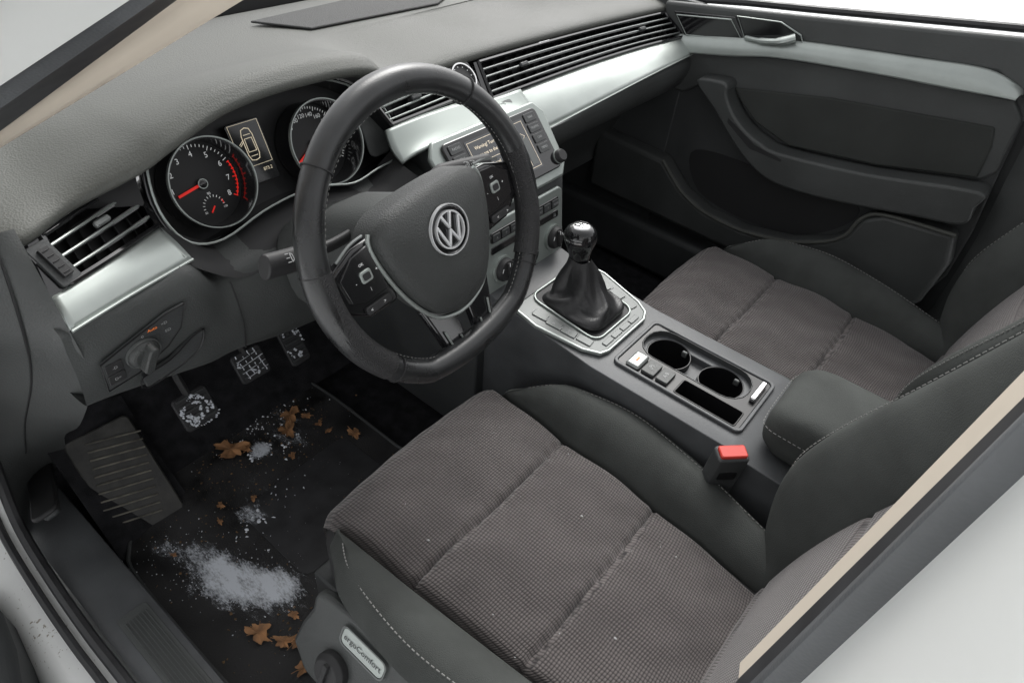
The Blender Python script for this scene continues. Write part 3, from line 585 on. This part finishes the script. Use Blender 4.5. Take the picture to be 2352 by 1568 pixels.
# gear lever
gl=thing('gear_lever',(0,-.03,.36),'manual gear lever with black boot and chrome-topped knob','gear lever')
rows=[]
for s,z,yo in ((1,.0,0),(.97,.005,0),(.88,.011,.0),(.76,.018,.002),(.64,.027,.006),(.55,.038,.011),(.48,.050,.016),(.41,.062,.020),(.34,.073,.023),(.28,.083,.026)):
    r_=[]
    for k in range(97):
        a=2*math.pi*k/96;c,q=math.cos(a),math.sin(a);e_=2+3*s;m_=(abs(c)**e_+abs(q)**e_)**(-1/e_)
        am=.22*math.sin(math.pi*min(1,max(0,(1-s)/.74)))
        fo=abs(math.sin(a*2.5+s*4+.6))**.6*1.2-.6
        wv_=1+am*(.65*fo+.45*math.sin(a*3-s*9+1))
        r_.append(np.array([.002+(1-s)*.010+.057*c*m_*s*wv_,-.022+yo+.067*q*m_*s*wv_,.361+z+.030*am*math.sin(a*4+s*11)]))
    rows.append(r_)
part('boot',loft(rows,4,1),LEAB,gl,angle=80)
FK=Fr((.011,.005,.434),(1,0,0),(0,1,-.12))
part('knob_collar',lathe(FK,[(.0185,-.004),(.0185,.004)],32),CHR,gl)
part('knob',lathe(FK,[(.0165,.0),(.0172,.008),(.0185,.018),(.0220,.030),(.0262,.041),(.0277,.050),(.0268,.058),(.0235,.065),(.0175,.070),(.008,.0722)],40,1,1.08),BLK,gl,angle=80)
part('knob_ring',ring(FK,circ(.0283,n=40),circ(.0262,n=40),.0485,.0515),CHR,gl)
part('knob_cap',lathe(FK,[(.0165,.0705),(.0150,.0722),(.008,.0735),(.002,.0738)],36),CHR,gl,angle=70)
part('shift_pattern',strokes(FK,[[(-.008,.008),(-.008,-.008)],[(0,.008),(0,-.008)],[(.008,.008),(.008,-.008)],[(-.008,0),(.008,0)]],.0014,.0725,.0744),BLKM,gl,smooth=False)
# ------------------------------------------------------------------ seats
seat=thing('front_seat',(-.37,-.25,0),'driver seat with brown-grey woven insert and dark stitched bolsters','car seat','front seats')
cx=-.37
inn=lambda y:np.interp(y,[-.52,-.33,-.15,.05],[.148,.166,.178,.190])
outr=lambda y:np.interp(y,[-.56,-.50,-.42,-.35,-.25,-.18,-.09,-.03,0],[.215,.22,.235,.25,.266,.266,.248,.213,.196])
seams=(-.145,-.326)
rows=[]
ys=list(np.linspace(-.54,.016,113))+[.026,.034,.041,.046,.048,.047,.041]
for i,y in enumerate(ys):
    r_=[]
    roll=max(0,i-112);zb=.25-.012*max(0,(-.33-y))/.2
    zf={0:0,1:-.003,2:-.008,3:-.016,4:-.028,5:-.046,6:-.070,7:-.10}[roll]
    for k in range(61):
        s=-1+2*k/60;w_=inn(y)-(.014*(roll/7)**1.6)
        x=cx+s*w_
        cr=.010*(1-abs(s)**2.5)
        wr=.0018*math.sin(x*31+y*17)+.0016*math.sin(x*13-y*43)+.0007*math.sin(x*95+y*30+2*math.sin(y*40))
        yq=y+.003*math.sin(x*14)
        gz=sum(-.0085*math.exp(-((yq-q)/.0035)**2)+.0012*math.exp(-((yq-q)/.012)**2)*math.sin(x*260) for q in seams)+sum(.007*math.cos(min(math.pi/2,abs(y-q)/.18*math.pi)) for q in (-.06,-.235,-.42))
        ed_=-.018*max(0,(abs(s)-.91)/.09)**2
        r_.append((x,y-.008*(abs(s)**4)*(1 if roll else 0),zb+cr+gz+zf+ed_+wr))
    rows.append(r_)
part('seat_cushion',grid(rows),INS,seat,angle=80,label='brown-grey woven cushion with cross seams')
HZ=lambda y:np.interp(y,[-.58,-.5,-.35,-.2,-.09,-.03,0],[.27,.283,.303,.310,.300,.272,.250])
for s in (-1,1):
    rows=[]
    for y in (-.58,-.54,-.50,-.46,-.42,-.35,-.28,-.22,-.15,-.09,-.05,-.02,-.006):
        i_,o_=inn(y)-.002,outr(y);H=HZ(y)
        w_=o_-i_
        tail=((o_+.006,H-.034),(o_-.002,H-.048),(o_-.03,H-.056)) if s<0 else ((o_+.010,.24),(o_+.004,.18),(o_-.01,.15))
        rows.append([(cx+s*x,y,z) for x,z in ((i_,.236),(i_+.003,.249),(i_+w_*.22,.25+(H-.25)*.60),(i_+w_*.55,H+.001),(o_-.014,H-.001),(o_+.002,H-.018))+tail])
    tl=((.192,.216),(.190,.206),(.17,.20)) if s<0 else ((.192,.21),(.192,.18),(.190,.15))
    rows.append([(cx+s*x,.004,z) for x,z in ((.186,.235),(.187,.238),(.188,.236),(.189,.232),(.190,.228),(.191,.22))+tl])
    b_=part('cushion_bolster',loft(rows,3,3),BOL,seat,angle=80)
    stitch([(cx+s*(outr(y)-.014),y,HZ(y)+.0004) for y in (-.52,-.46,-.38,-.30,-.22,-.14,-.08,-.035)],b_,r=.0008)
part('cushion_base',prism(XY.at(cx,0,0),[(-.25,-.56),(.25,-.56),(.25,-.10),(.19,.03),(-.19,.03),(-.25,-.10)],.10,.235),BLKM,seat,bev=.02)
each('seat_rail',[box((cx-.19,-.25,.045),(.035,.60,.11)),box((cx+.19,-.25,.045),(.035,.60,.11))],LOW,seat,bev=.005)
FSd=Fr((-.648,-.14,.205),(0,-1,0),(.42,0,.9))
sv=part('side_valance',prism(FSd,[tuple(p) for p in cat([(-.07,.045),(-.088,.01),(-.07,-.09),(.30,-.09),(.42,-.05),(.42,.05),(.1,.056)],3,True)],-.02,.0),PAD2,seat,bev=.006)
bd=part('badge',prism(FSd,rr(.078,.028,.009,.012,.022),0,.004),SIL,sv,bev=.0015,label='silver badge plate on the seat side')
part('badge_rim',ring(FSd,rr(.082,.032,.010,.012,.022),rr(.077,.027,.008,.012,.022),0,.0048),GUN,sv)
part('lettering',txt('ergoComfort',FSd.at(.012,.022,.0042),.0125),BLKM,bd,smooth=False)
for (u,v,r_) in ((-.022,-.040,.026),(.055,-.045,.021)):
    f_=FSd.at(u,v,0);part('adjuster_knob',[lathe(f_,[(r_,0),(r_,.010),(r_-.006,.018)],30),box((0,0,.020),(.008,r_*1.5,.008),f_)],BLKM,sv,bev=.001)
FBk=Fr((cx,-.505,.235),(1,0,0),(0,-.235,.972))
nb=np.array([0,.972,.235])
def bk(x,s,d):return FBk.O+FBk.U*x+FBk.V*s+nb*d
rows=[]
for s in np.linspace(-.01,.62,90):
    r_=[]
    for k in range(33):
        q=-1+2*k/32;w_=np.interp(s,[0,.2,.62],[.150,.158,.165])
        gz=sum(-.006*math.exp(-((s-g_)/.004)**2) for g_ in (.035,.25,.44))
        r_.append(bk(q*w_,s,.006*(1-q*q)+gz-.012*max(0,(abs(q)-.93)/.07)**2+.01*math.sin(min(1,s/.3)*math.pi)))
    rows.append(r_)
part('backrest',grid(rows),INS,seat,angle=80)
SO=[-.03,.1,.3,.5,.64];VO=[.215,.245,.262,.255,.23];SH=[-.03,.03,.10,.18,.25,.4,.64];VH=[.0,.035,.068,.085,.078,.05,.02]
for sg_ in (-1,1):
    rows=[]
    for s in (-.03,.03,.10,.17,.25,.35,.45,.55,.64):
        w_=np.interp(s,[0,.2,.62],[.148,.156,.163]);o_=np.interp(s,SO,VO);H=np.interp(s,SH,VH)
        rows.append([bk(sg_*x,s,d) for x,d in ((w_,-.012),(w_+.004,.002),(w_+(o_-w_)*.35,H*.6),(w_+(o_-w_)*.7,H),(o_-.006,H*.95),(o_+.006,H*.7),(o_+.008,-.02),(o_-.002,-.09),(o_-.05,-.13))])
    b_=part('backrest_bolster',loft(rows,4,3),BOL,seat,angle=80)
    stitch([bk(sg_*(np.interp(s,SO,VO)-.012),s,np.interp(s,SH,VH)*.99+.0016) for s in (0,.06,.12,.18,.26,.36,.5,.62)],b_,r=.0008)
part('backrest_shell',prism(Fr(FBk.O,FBk.U,FBk.V),[(-.21,0),(.21,0),(.235,.3),(.21,.62),(-.21,.62),(-.235,.3)],.02,.11),BLKM,seat,bev=.03)
def copy_tree(o,par=None):
    c=o.copy();COL.objects.link(c)
    if par:c.parent=par
    for ch in list(o.children):
        if ch.name!=c.name:copy_tree(ch,c)
    return c
ps=copy_tree(seat);ps.location=(.37,-.325,0);ps['label']='passenger seat with brown-grey woven insert beside the door'
fl=[]
for k in range(26):
    x=cx+random.uniform(-.165,.165);y=random.uniform(-.46,.0)
    z=.25-.012*max(0,(-.33-y))/.2+.010*(1-abs((x-cx)/inn(y))**2.5)+sum(.007*math.cos(min(math.pi/2,abs(y-q)/.18*math.pi)) for q in (-.06,-.235,-.42))+.0028
    r=random.choice((.0004,.0005,.0006,.0008,.001,.0024));m_=6
    v=[(x+r*random.uniform(.5,1.3)*math.cos(6.28*i/m_),y+r*random.uniform(.5,1.3)*math.sin(6.28*i/m_),z) for i in range(m_)]+[(x,y,z+r*.5)]
    fl.append((v,[[i,(i+1)%m_,m_] for i in range(m_)]))
fo_=part('snow_fleck',fl,INKG,seat,smooth=False);fo_['kind']='stuff'
# ------------------------------------------------------------------ buckles
bk_=thing('seat_belt_buckle',(-.14,-.38,.27),'seat belt buckle with red release button','seat belt buckle')
FQ=Fr((-.136,-.384,.368),(.70,-.70,.02),(.62,.62,.10))
part('buckle_body',prism(FQ,rr(.048,.028,.006),-.105,-.001),LOW,bk_,bev=.003)
part('release_button',prism(FQ,rr(.041,.021,.004),-.006,.004),RED,bk_,bev=.002)
part('buckle_slot',prism(Fr(FQ.p(0,-.0142,-.042),FQ.U,FQ.N),rr(.028,.018,.003),0,.001),WELL,bk_)
b2_=thing('seat_belt_buckle',(.13,-.46,.3),'small red seat belt buckle by the passenger seat','seat belt buckle')
part('buckle_body',prism(Fr((.13,-.445,.33),(1,0,0),(0,1,.3)),rr(.034,.024,.005),-.09,-.004),TRIMG,b2_,bev=.003)
part('release_button',prism(Fr((.13,-.445,.33),(1,0,0),(0,1,.3)),rr(.030,.018,.004),-.005,.003),RED,b2_,bev=.002)
# ------------------------------------------------------------------ passenger door (a part of the car)
FD=Fr((.75,0,0),(0,-1,0),(0,0,1))
D=lambda pts:[(-y,z) for y,z in pts]
dout=[(.34,.682),(.113,.713),(-.04,.735),(-.42,.792),(-.468,.74),(-.483,.676),(-.497,.557),(-.514,.424),(-.517,.312),(-.495,.235),(-.461,.186),(-.37,.154),(-.067,.16),(.42,.17),(.42,.60)]
dr=part('door',prism(FD,D(dout),0,.012),LOW,body,bev=.004,label='dark passenger door panel with silver strip and armrest')
up=[(.30,.690),(.113,.716),(-.04,.738),(-.42,.795),(-.474,.74),(-.484,.69),(-.454,.703),(-.403,.728),(-.26,.712),(-.045,.684),(.10,.655),(.236,.626),(.29,.64)]
part('door_top_pad',prism(FD,D(up),.010,.030),PAD2,dr,bev=.008,segs=3)
T_=[(.255,.622),(.10,.656),(-.045,.684),(-.26,.712),(-.39,.727),(-.445,.712),(-.456,.700)];B_=[(.235,.594),(.10,.622),(-.009,.648),(-.192,.671),(-.33,.684),(-.43,.695),(-.456,.697)]
tt=[np.array((.722,y,z)) for y,z in T_];bb=[np.array((.706,y,z)) for y,z in B_]
part('trim_strip',loft([tt,[a*.5+b*.5+np.array([-.006,0,.003]) for a,b in zip(tt,bb)],bb],4,6),SIL,dr,solid=.008)
mid=[(.29,.60),(.235,.592),(-.009,.646),(-.192,.669),(-.452,.694),(-.484,.66),(-.494,.557),(-.475,.532),(-.281,.489),(-.091,.464),(0,.490),(.088,.551),(.14,.545),(.20,.50),(.29,.50)]
part('door_mid_panel',prism(FD,D(mid),.010,.024),PAD2,dr,bev=.006)
ins=[(.075,.553),(-.140,.597),(-.449,.637),(-.462,.60),(-.468,.537),(-.281,.493),(-.091,.468),(0,.494),(.045,.525)]
part('door_insert',prism(FD,D(ins),.022,.030),DFAB,dr,bev=.006)
hs_=[(.268,.676),(.118,.699),(.078,.656),(.086,.650),(.222,.626)]
part('speaker_cover',prism(FD,D(hs_),.028,.036),BLK,dr,bev=.002)
part('speaker_trim',tube([FD.p(-y,z,.037) for y,z in ((.258,.670),(.125,.692),(.088,.658),(.222,.634))],.0016,True,n=6),SIL,dr)
hb=[(.113,.702),(.015,.714),(-.035,.700),(-.046,.684),(-.028,.668),(.075,.653)]
part('handle_bezel',prism(FD,D(hb),.028,.034),BLK,dr,bev=.002)
part('bezel_trim',tube([FD.p(-y,z,.036) for y,z in hb],.0016,True,n=6),SIL,dr)
part('door_handle',tube(cat([FD.p(-y,z,h) for y,z,h in ((.080,.666,.038),(.04,.671,.048),(.0,.681,.052),(-.027,.694,.042))],5),[.005]*5+[.007]*5+[.009]*6,n=10,flat=1.2),SIL,dr)
am=[(.155,.556),(.10,.572),(.075,.568),(.070,.545),(.040,.510),(0,.484),(-.04,.470),(-.091,.463),(-.281,.487),(-.485,.530),(-.492,.495),(-.49,.455),(-.40,.435),(-.25,.405),(-.15,.392),(-.08,.395),(-.02,.420),(.04,.462),(.09,.505)]
part('door_armrest',prism(FD,[tuple(p) for p in cat(D(am),3,True)],.01,.075),PAD2,dr,bev=.014,segs=4)
part('handle_gap_shade',prism(FD,D([(.05,.50),(-.03,.462),(-.10,.452),(-.10,.446),(-.02,.45),(.05,.49)]),.0745,.0758),BLKM,dr)  # thin black strip laid on the armrest, painted shade instead of a cut gap
pk=[(.40,.345),(.19,.335),(.150,.300),(.110,.270),(.04,.245),(-.068,.240),(-.18,.262),(-.26,.300),(-.295,.335),(-.31,.385),(-.35,.412),(-.49,.425),(-.510,.36),(-.50,.25),(-.455,.195),(-.37,.165),(0,.172),(.40,.18)]
part('map_pocket',prism(FD,D(pk),.01,.062),PAD2,dr,bev=.012,segs=3)
part('pocket_shade_sheet',prism(FD,[tuple(p) for p in cat(D([(.14,.36),(.05,.385),(-.15,.385),(-.27,.395),(-.29,.35),(-.2,.27),(-.05,.245),(.09,.27)]),4,True)],.011,.014),BLKM,dr)  # flat black sheet, paints the shade inside the map pocket
part('pocket_rim',tube(cat([FD.p(-y,z,.062) for y,z in pk[1:12]],4),.0045,n=8),PAD,dr)
part('window_frame',tube([(.765,.36,.68),(.765,.113,.722),(.765,-.04,.744),(.765,-.42,.802),(.765,-.9,.82)],.008,n=8),RUB,dr)
part('side_body',box((.80,-.3,.22),(.03,1.8,.80)),LOW,body)
part('side_body',prism(Fr((.785,0,0),(0,-1,0),(0,0,1)),[(.44,.5),(1.2,.5),(1.2,1.0),(.47,1.0)],-.01,.01),LOW,body)
part('rear_pillar_trim',loft([[(.72,-.50,.90),(.70,-.54,.9),(.70,-.75,.9)],[(.735,-.508,.62),(.71,-.56,.6),(.71,-.75,.6)],[(.74,-.528,.35),(.71,-.58,.33),(.71,-.75,.33)],[(.74,-.49,.14),(.70,-.55,.12),(.70,-.8,.1)],[(.74,-.2,.09),(.68,-.25,.04),(.68,-.8,-.02)]],4,3),PAD2,body)
part('passenger_sill_trim',box((.745,.0,.06),(.10,1.3,.14)),LOW,body,bev=.015)
# ------------------------------------------------------------------ floor mat etc.
mt=[(-.752,.02),(-.752,.30),(-.735,.365),(-.70,.398),(-.645,.402),(-.622,.43),(-.605,.50),(-.58,.56),(-.50,.56),(-.30,.50),(-.262,.45),(-.258,.20),(-.258,-.15),(-.74,-.15)]
fm_=part('floor_mat',prism(XY,[tuple(p) for p in cat(mt,4,True)],-.012,.0),MATM,loc=(0,0,0),bev=.003)
fm_['label']='black carpet floor mat dusted with snow and leaves';fm_['category']='floor mat'
part('mat_edging',tube([(p[0],p[1],.001) for p in cat(mt,4,True)],.0035,True,n=6),LOW,fm_)
part('heel_pad',prism(XY,rr(.25,.20,.02,-.44,.20),.0005,.0018),RUB,fm_,bev=.0006)
part('toe_board',loft([[(-.62,.46,.0),(-.13,.46,.0)],[(-.62,.53,.05),(-.13,.53,.05)],[(-.62,.62,.20),(-.13,.62,.20)],[(-.62,.66,.42),(-.13,.66,.42)]],3,1),CARP,body)
FP=Fr((-.674,.455,.066),(1,-.06,0),(0,.733,.68))
dp=thing('foot_rest',(-.67,.45,0),'ribbed black rubber foot rest beside the mat','foot rest')
part('rest_plate',prism(FP,rr(.112,.205,.012),-.014,0),RUBR,dp,bev=.003)
part('rest_surround',loft([[(-.752,.36,-.006),(-.748,.50,.105),(-.748,.57,.18)],[(-.68,.37,-.012),(-.68,.50,.095),(-.68,.57,.17)],[(-.605,.385,-.015),(-.605,.50,.075),(-.60,.57,.14)]],2,3),CARP,dp)
for k in range(11):part('rest_rib',box((-.002,-.074+.0150*k,.002),(.088,.0032,.0045),FP.at(0,0,0,rad(-15))),RIB,dp,bev=.001)
def pedal(x,y,z,w_,h_,lab,sn,gr):
    p=thing('pedal',(x,y,z),lab,'pedal','pedals');f_=Fr((x,y,z),(1,0,0),(0,.55,.83))
    part('pedal_pad',prism(f_,rr(w_,h_,.008),-.008,0),RUB,p,bev=.002)
    part('pad_rib',[box((0,-h_/2+.012+.012*k,.002),(w_*.8,.004,.003),f_) for k in range(int((h_-.018)/.012)+1)],LOW,p,bev=.001)
    part('pedal_arm',tube(cat([(x,y+.012,z+.01),(x,y+.05,z+.07),(x+.01,y+.08,z+.16),(x+.01,y+.12,z+.27)],4),.007),BLKM,p)
    pc=[]
    for k in range(sn):
        a=random.uniform(0,6.28);r=random.gauss(.72,.22);l=random.uniform(.2,.7)
        for q in np.linspace(0,l,int(3+l*9)):
            s_=random.uniform(.0006,.0024);u,v=w_*.42*r*math.cos(a+q)+random.gauss(0,.0012),h_*.42*r*math.sin(a+q)+random.gauss(0,.0012)
            pc.append(prism(f_,[(u+s_*random.uniform(.5,1.3)*math.cos(g_),v+s_*random.uniform(.5,1.3)*math.sin(g_)) for g_ in np.linspace(0,6.28,7)[:-1]],.001,random.uniform(.0035,.0065)))
    if gr:
        for q in (-.3,-.1,.1,.3):
            for t_ in np.linspace(-.38,.38,10):
                if random.random()<.75:
                    e=random.uniform(.003,.005);pc+=strokes(f_,[[(w_*q-t_*.008,h_*t_),(w_*q-t_*.008+.0003,h_*t_+e)]],random.uniform(.0006,.0013),.001,.0042)
                if random.random()<.7:pc+=strokes(f_,[[(w_*t_,h_*q+t_*.006),(w_*t_+.004,h_*q+t_*.006)]],random.uniform(.0006,.0013),.001,.0042)
    part('snow_crust',pc,SNOW,p,smooth=False)
pedal(-.53,.43,.155,.066,.066,'clutch pedal pad crusted with snow',26,0)
pedal(-.405,.44,.175,.062,.060,'brake pedal pad with a little snow',3,1)
pedal(-.305,.45,.165,.045,.10,'accelerator pedal with traces of snow',9,0)
# ------------------------------------------------------------------ snow and leaves
blobs=[(-.70,.33,.028,.55),(-.67,.285,.032,.62),(-.655,.235,.036,.70),(-.652,.18,.042,.78),(-.625,.14,.040,.92),(-.60,.112,.032,.95),(-.675,.21,.05,.34),(-.452,.388,.015,1.7),(-.56,.285,.024,.60),(-.545,.26,.016,.7),(-.40,.37,.04,.42),(-.37,.43,.04,.46),(-.46,.43,.05,.36),(-.5,.33,.06,.30),(-.36,.33,.05,.26),(-.62,.05,.05,.3)]
nx,ny=90,110;vv=[];mk=[]
for j in range(ny+1):
    for i in range(nx+1):
        x=-.745+.475*i/nx;y=-.02+.56*j/ny
        m_=sum(s*math.exp(-((x-a)**2+(y-b)**2)/(r*r)) for a,b,r,s in blobs);m_=min(m_,1.1)
        mk.append(m_);vv.append((x,y,.0024+.0015*m_))
ff=[[j*(nx+1)+i,j*(nx+1)+i+1,(j+1)*(nx+1)+i+1,(j+1)*(nx+1)+i] for j in range(ny) for i in range(nx)]
sd_=part('snow',(vv,ff),DUST,loc=(0,0,0));sd_['kind']='stuff';sd_['label']='smeared snow dusting on the dark floor mat'
at=sd_.data.attributes.new('mask','FLOAT','POINT');at.data.foreach_set('value',mk)
pc=[];pb_=[]
def flake(x,y,s_,h=.0015,L=None):
    k=random.randint(4,7);a0=random.uniform(0,6.28);el=random.uniform(.2,1);th=random.uniform(0,3.14);v=[];z=.0012
    for i in range(k):
        a=a0+6.28*i/k;r=s_*random.uniform(.5,1.2);u,q=r*math.cos(a),r*math.sin(a)*el
        v.append((u*math.cos(th)-q*math.sin(th)+x,u*math.sin(th)+q*math.cos(th)+y,z))
    (pc if L is None else L).append((v+[(x,y,z+h)],[[i,(i+1)%k,k] for i in range(k)]))
for k in range(220):
    b=random.choice(blobs[:7]);flake(random.gauss(b[0],b[2]),random.gauss(b[1],b[2]),random.uniform(.0005,.0018),.002)
for k in range(140):
    flake(random.uniform(-.74,-.27),random.uniform(-.02,.46),random.uniform(.0004,.0012))
for (x,y,n_,s_,sg_) in ((-.452,.388,46,.006,.009),(-.545,.262,14,.006,.02),(-.57,.20,8,.004,.025),(-.40,.36,20,.004,.03),(-.49,.27,10,.004,.02),(-.36,.44,24,.004,.03),(-.43,.44,24,.003,.02)):
    for k in range(n_):flake(x+random.gauss(0,sg_*1.3),y+random.gauss(0,sg_*.8),random.uniform(.2,1.1)*s_,.003)
sn=part('snow',pc,SNOW,smooth=False,loc=(0,0,0));sn['kind']='stuff'
for k in range(700):
    if random.random()<.35:x,y=random.uniform(-.74,-.27),random.uniform(-.05,.47)
    else:
        b=random.choice(((-.37,.40,.05),(-.5,.40,.05),(-.62,.05,.05),(-.60,.30,.06)));x,y=random.gauss(b[0],b[2]),random.gauss(b[1],b[2])
    flake(x,y,random.choice((.0007,.001,.0015,.003)),.0015,pb_)
db=part('debris',pb_,CRUMB,smooth=False,loc=(0,0,0));db['kind']='stuff'
def leaf(x,y,s_,rot,z=.003):
    m=40;ph=[random.uniform(0,6.28) for _ in range(5)];pts=[]
    for i in range(m):
        a=2*math.pi*i/m
        r=.72+.16*math.sin(3*a+ph[0])+.12*math.sin(5*a+ph[1])+.09*math.sin(9*a+ph[2])+random.uniform(-.08,.08)
        pts.append((s_*r*1.2*math.cos(a),s_*r*.8*math.sin(a)))
    c,q=math.cos(rot),math.sin(rot);V_=[(0,0,.003)];F_=[]
    for sc_ in (.35,.7,1):
        for i,(a,b) in enumerate(pts):
            an=2*math.pi*i/m;h=.002+s_*(.07*sc_*sc_*(1+math.sin(2*an+ph[3]))+.05*sc_*math.sin(5*an+ph[4])+.03*abs(math.sin(an*4)))
            V_.append(((a*c-b*q)*sc_,(a*q+b*c)*sc_,max(.001,h)))
    for i in range(m):
        F_.append([0,1+i,1+(i+1)%m])
        for j in (0,1):F_.append([1+j*m+i,1+(j+1)*m+i,1+(j+1)*m+(i+1)%m,1+j*m+(i+1)%m])
    st=tube([(0,0,.005),(-s_*1.3*c,-s_*1.3*q,.006)],.0006,n=5)
    vein=[tube([(0,0,.0042),(s_*.8*math.cos(rot+w_),s_*.8*math.sin(rot+w_),.0045)],.0004,n=4) for w_ in (-.9,0,.9)]
    o=part('leaf',[([np.array(p)+np.array([x,y,z]) for p in V_],F_)]+[([p+np.array([x,y,z]) for p in t_[0]],t_[1]) for t_ in [st]+vein],LEAF,loc=(x,y,z))
    o['label']='dry brown leaf lying on the floor mat';o['category']='leaf';o['group']='dry leaves on the floor mat'
for i,(x,y,s_) in enumerate(((-.492,.430,.034),(-.357,.420,.026),(-.385,.392,.024),(-.298,.286,.017),(-.675,.078,.023),(-.640,.022,.018),(-.658,.038,.016),(-.66,-.02,.017),(-.33,.33,.008),(-.58,.33,.009),(-.60,.30,.007),(-.42,.33,.010),(-.69,.30,.006),(-.53,.30,.008),(-.335,.395,.012),(-.33,.36,.010),(-.47,.41,.012),(-.62,.06,.010))):
    leaf(x,y,s_,random.uniform(0,6.28))
# driver's door lower corner
dd=part('driver_door',prism(XY,[(-.925,.42),(-.915,.34),(-.925,.27),(-.945,.20),(-.975,.14),(-1.1,.10),(-1.2,.5)],-.12,.10),LOW,body,bev=.02,label='dark lower corner of the open driver door')
part('door_skin',prism(XY,[(-.93,.50),(-1.2,.58),(-1.25,.62),(-.93,.54)],-.2,.10),WHT,dd,bev=.01)
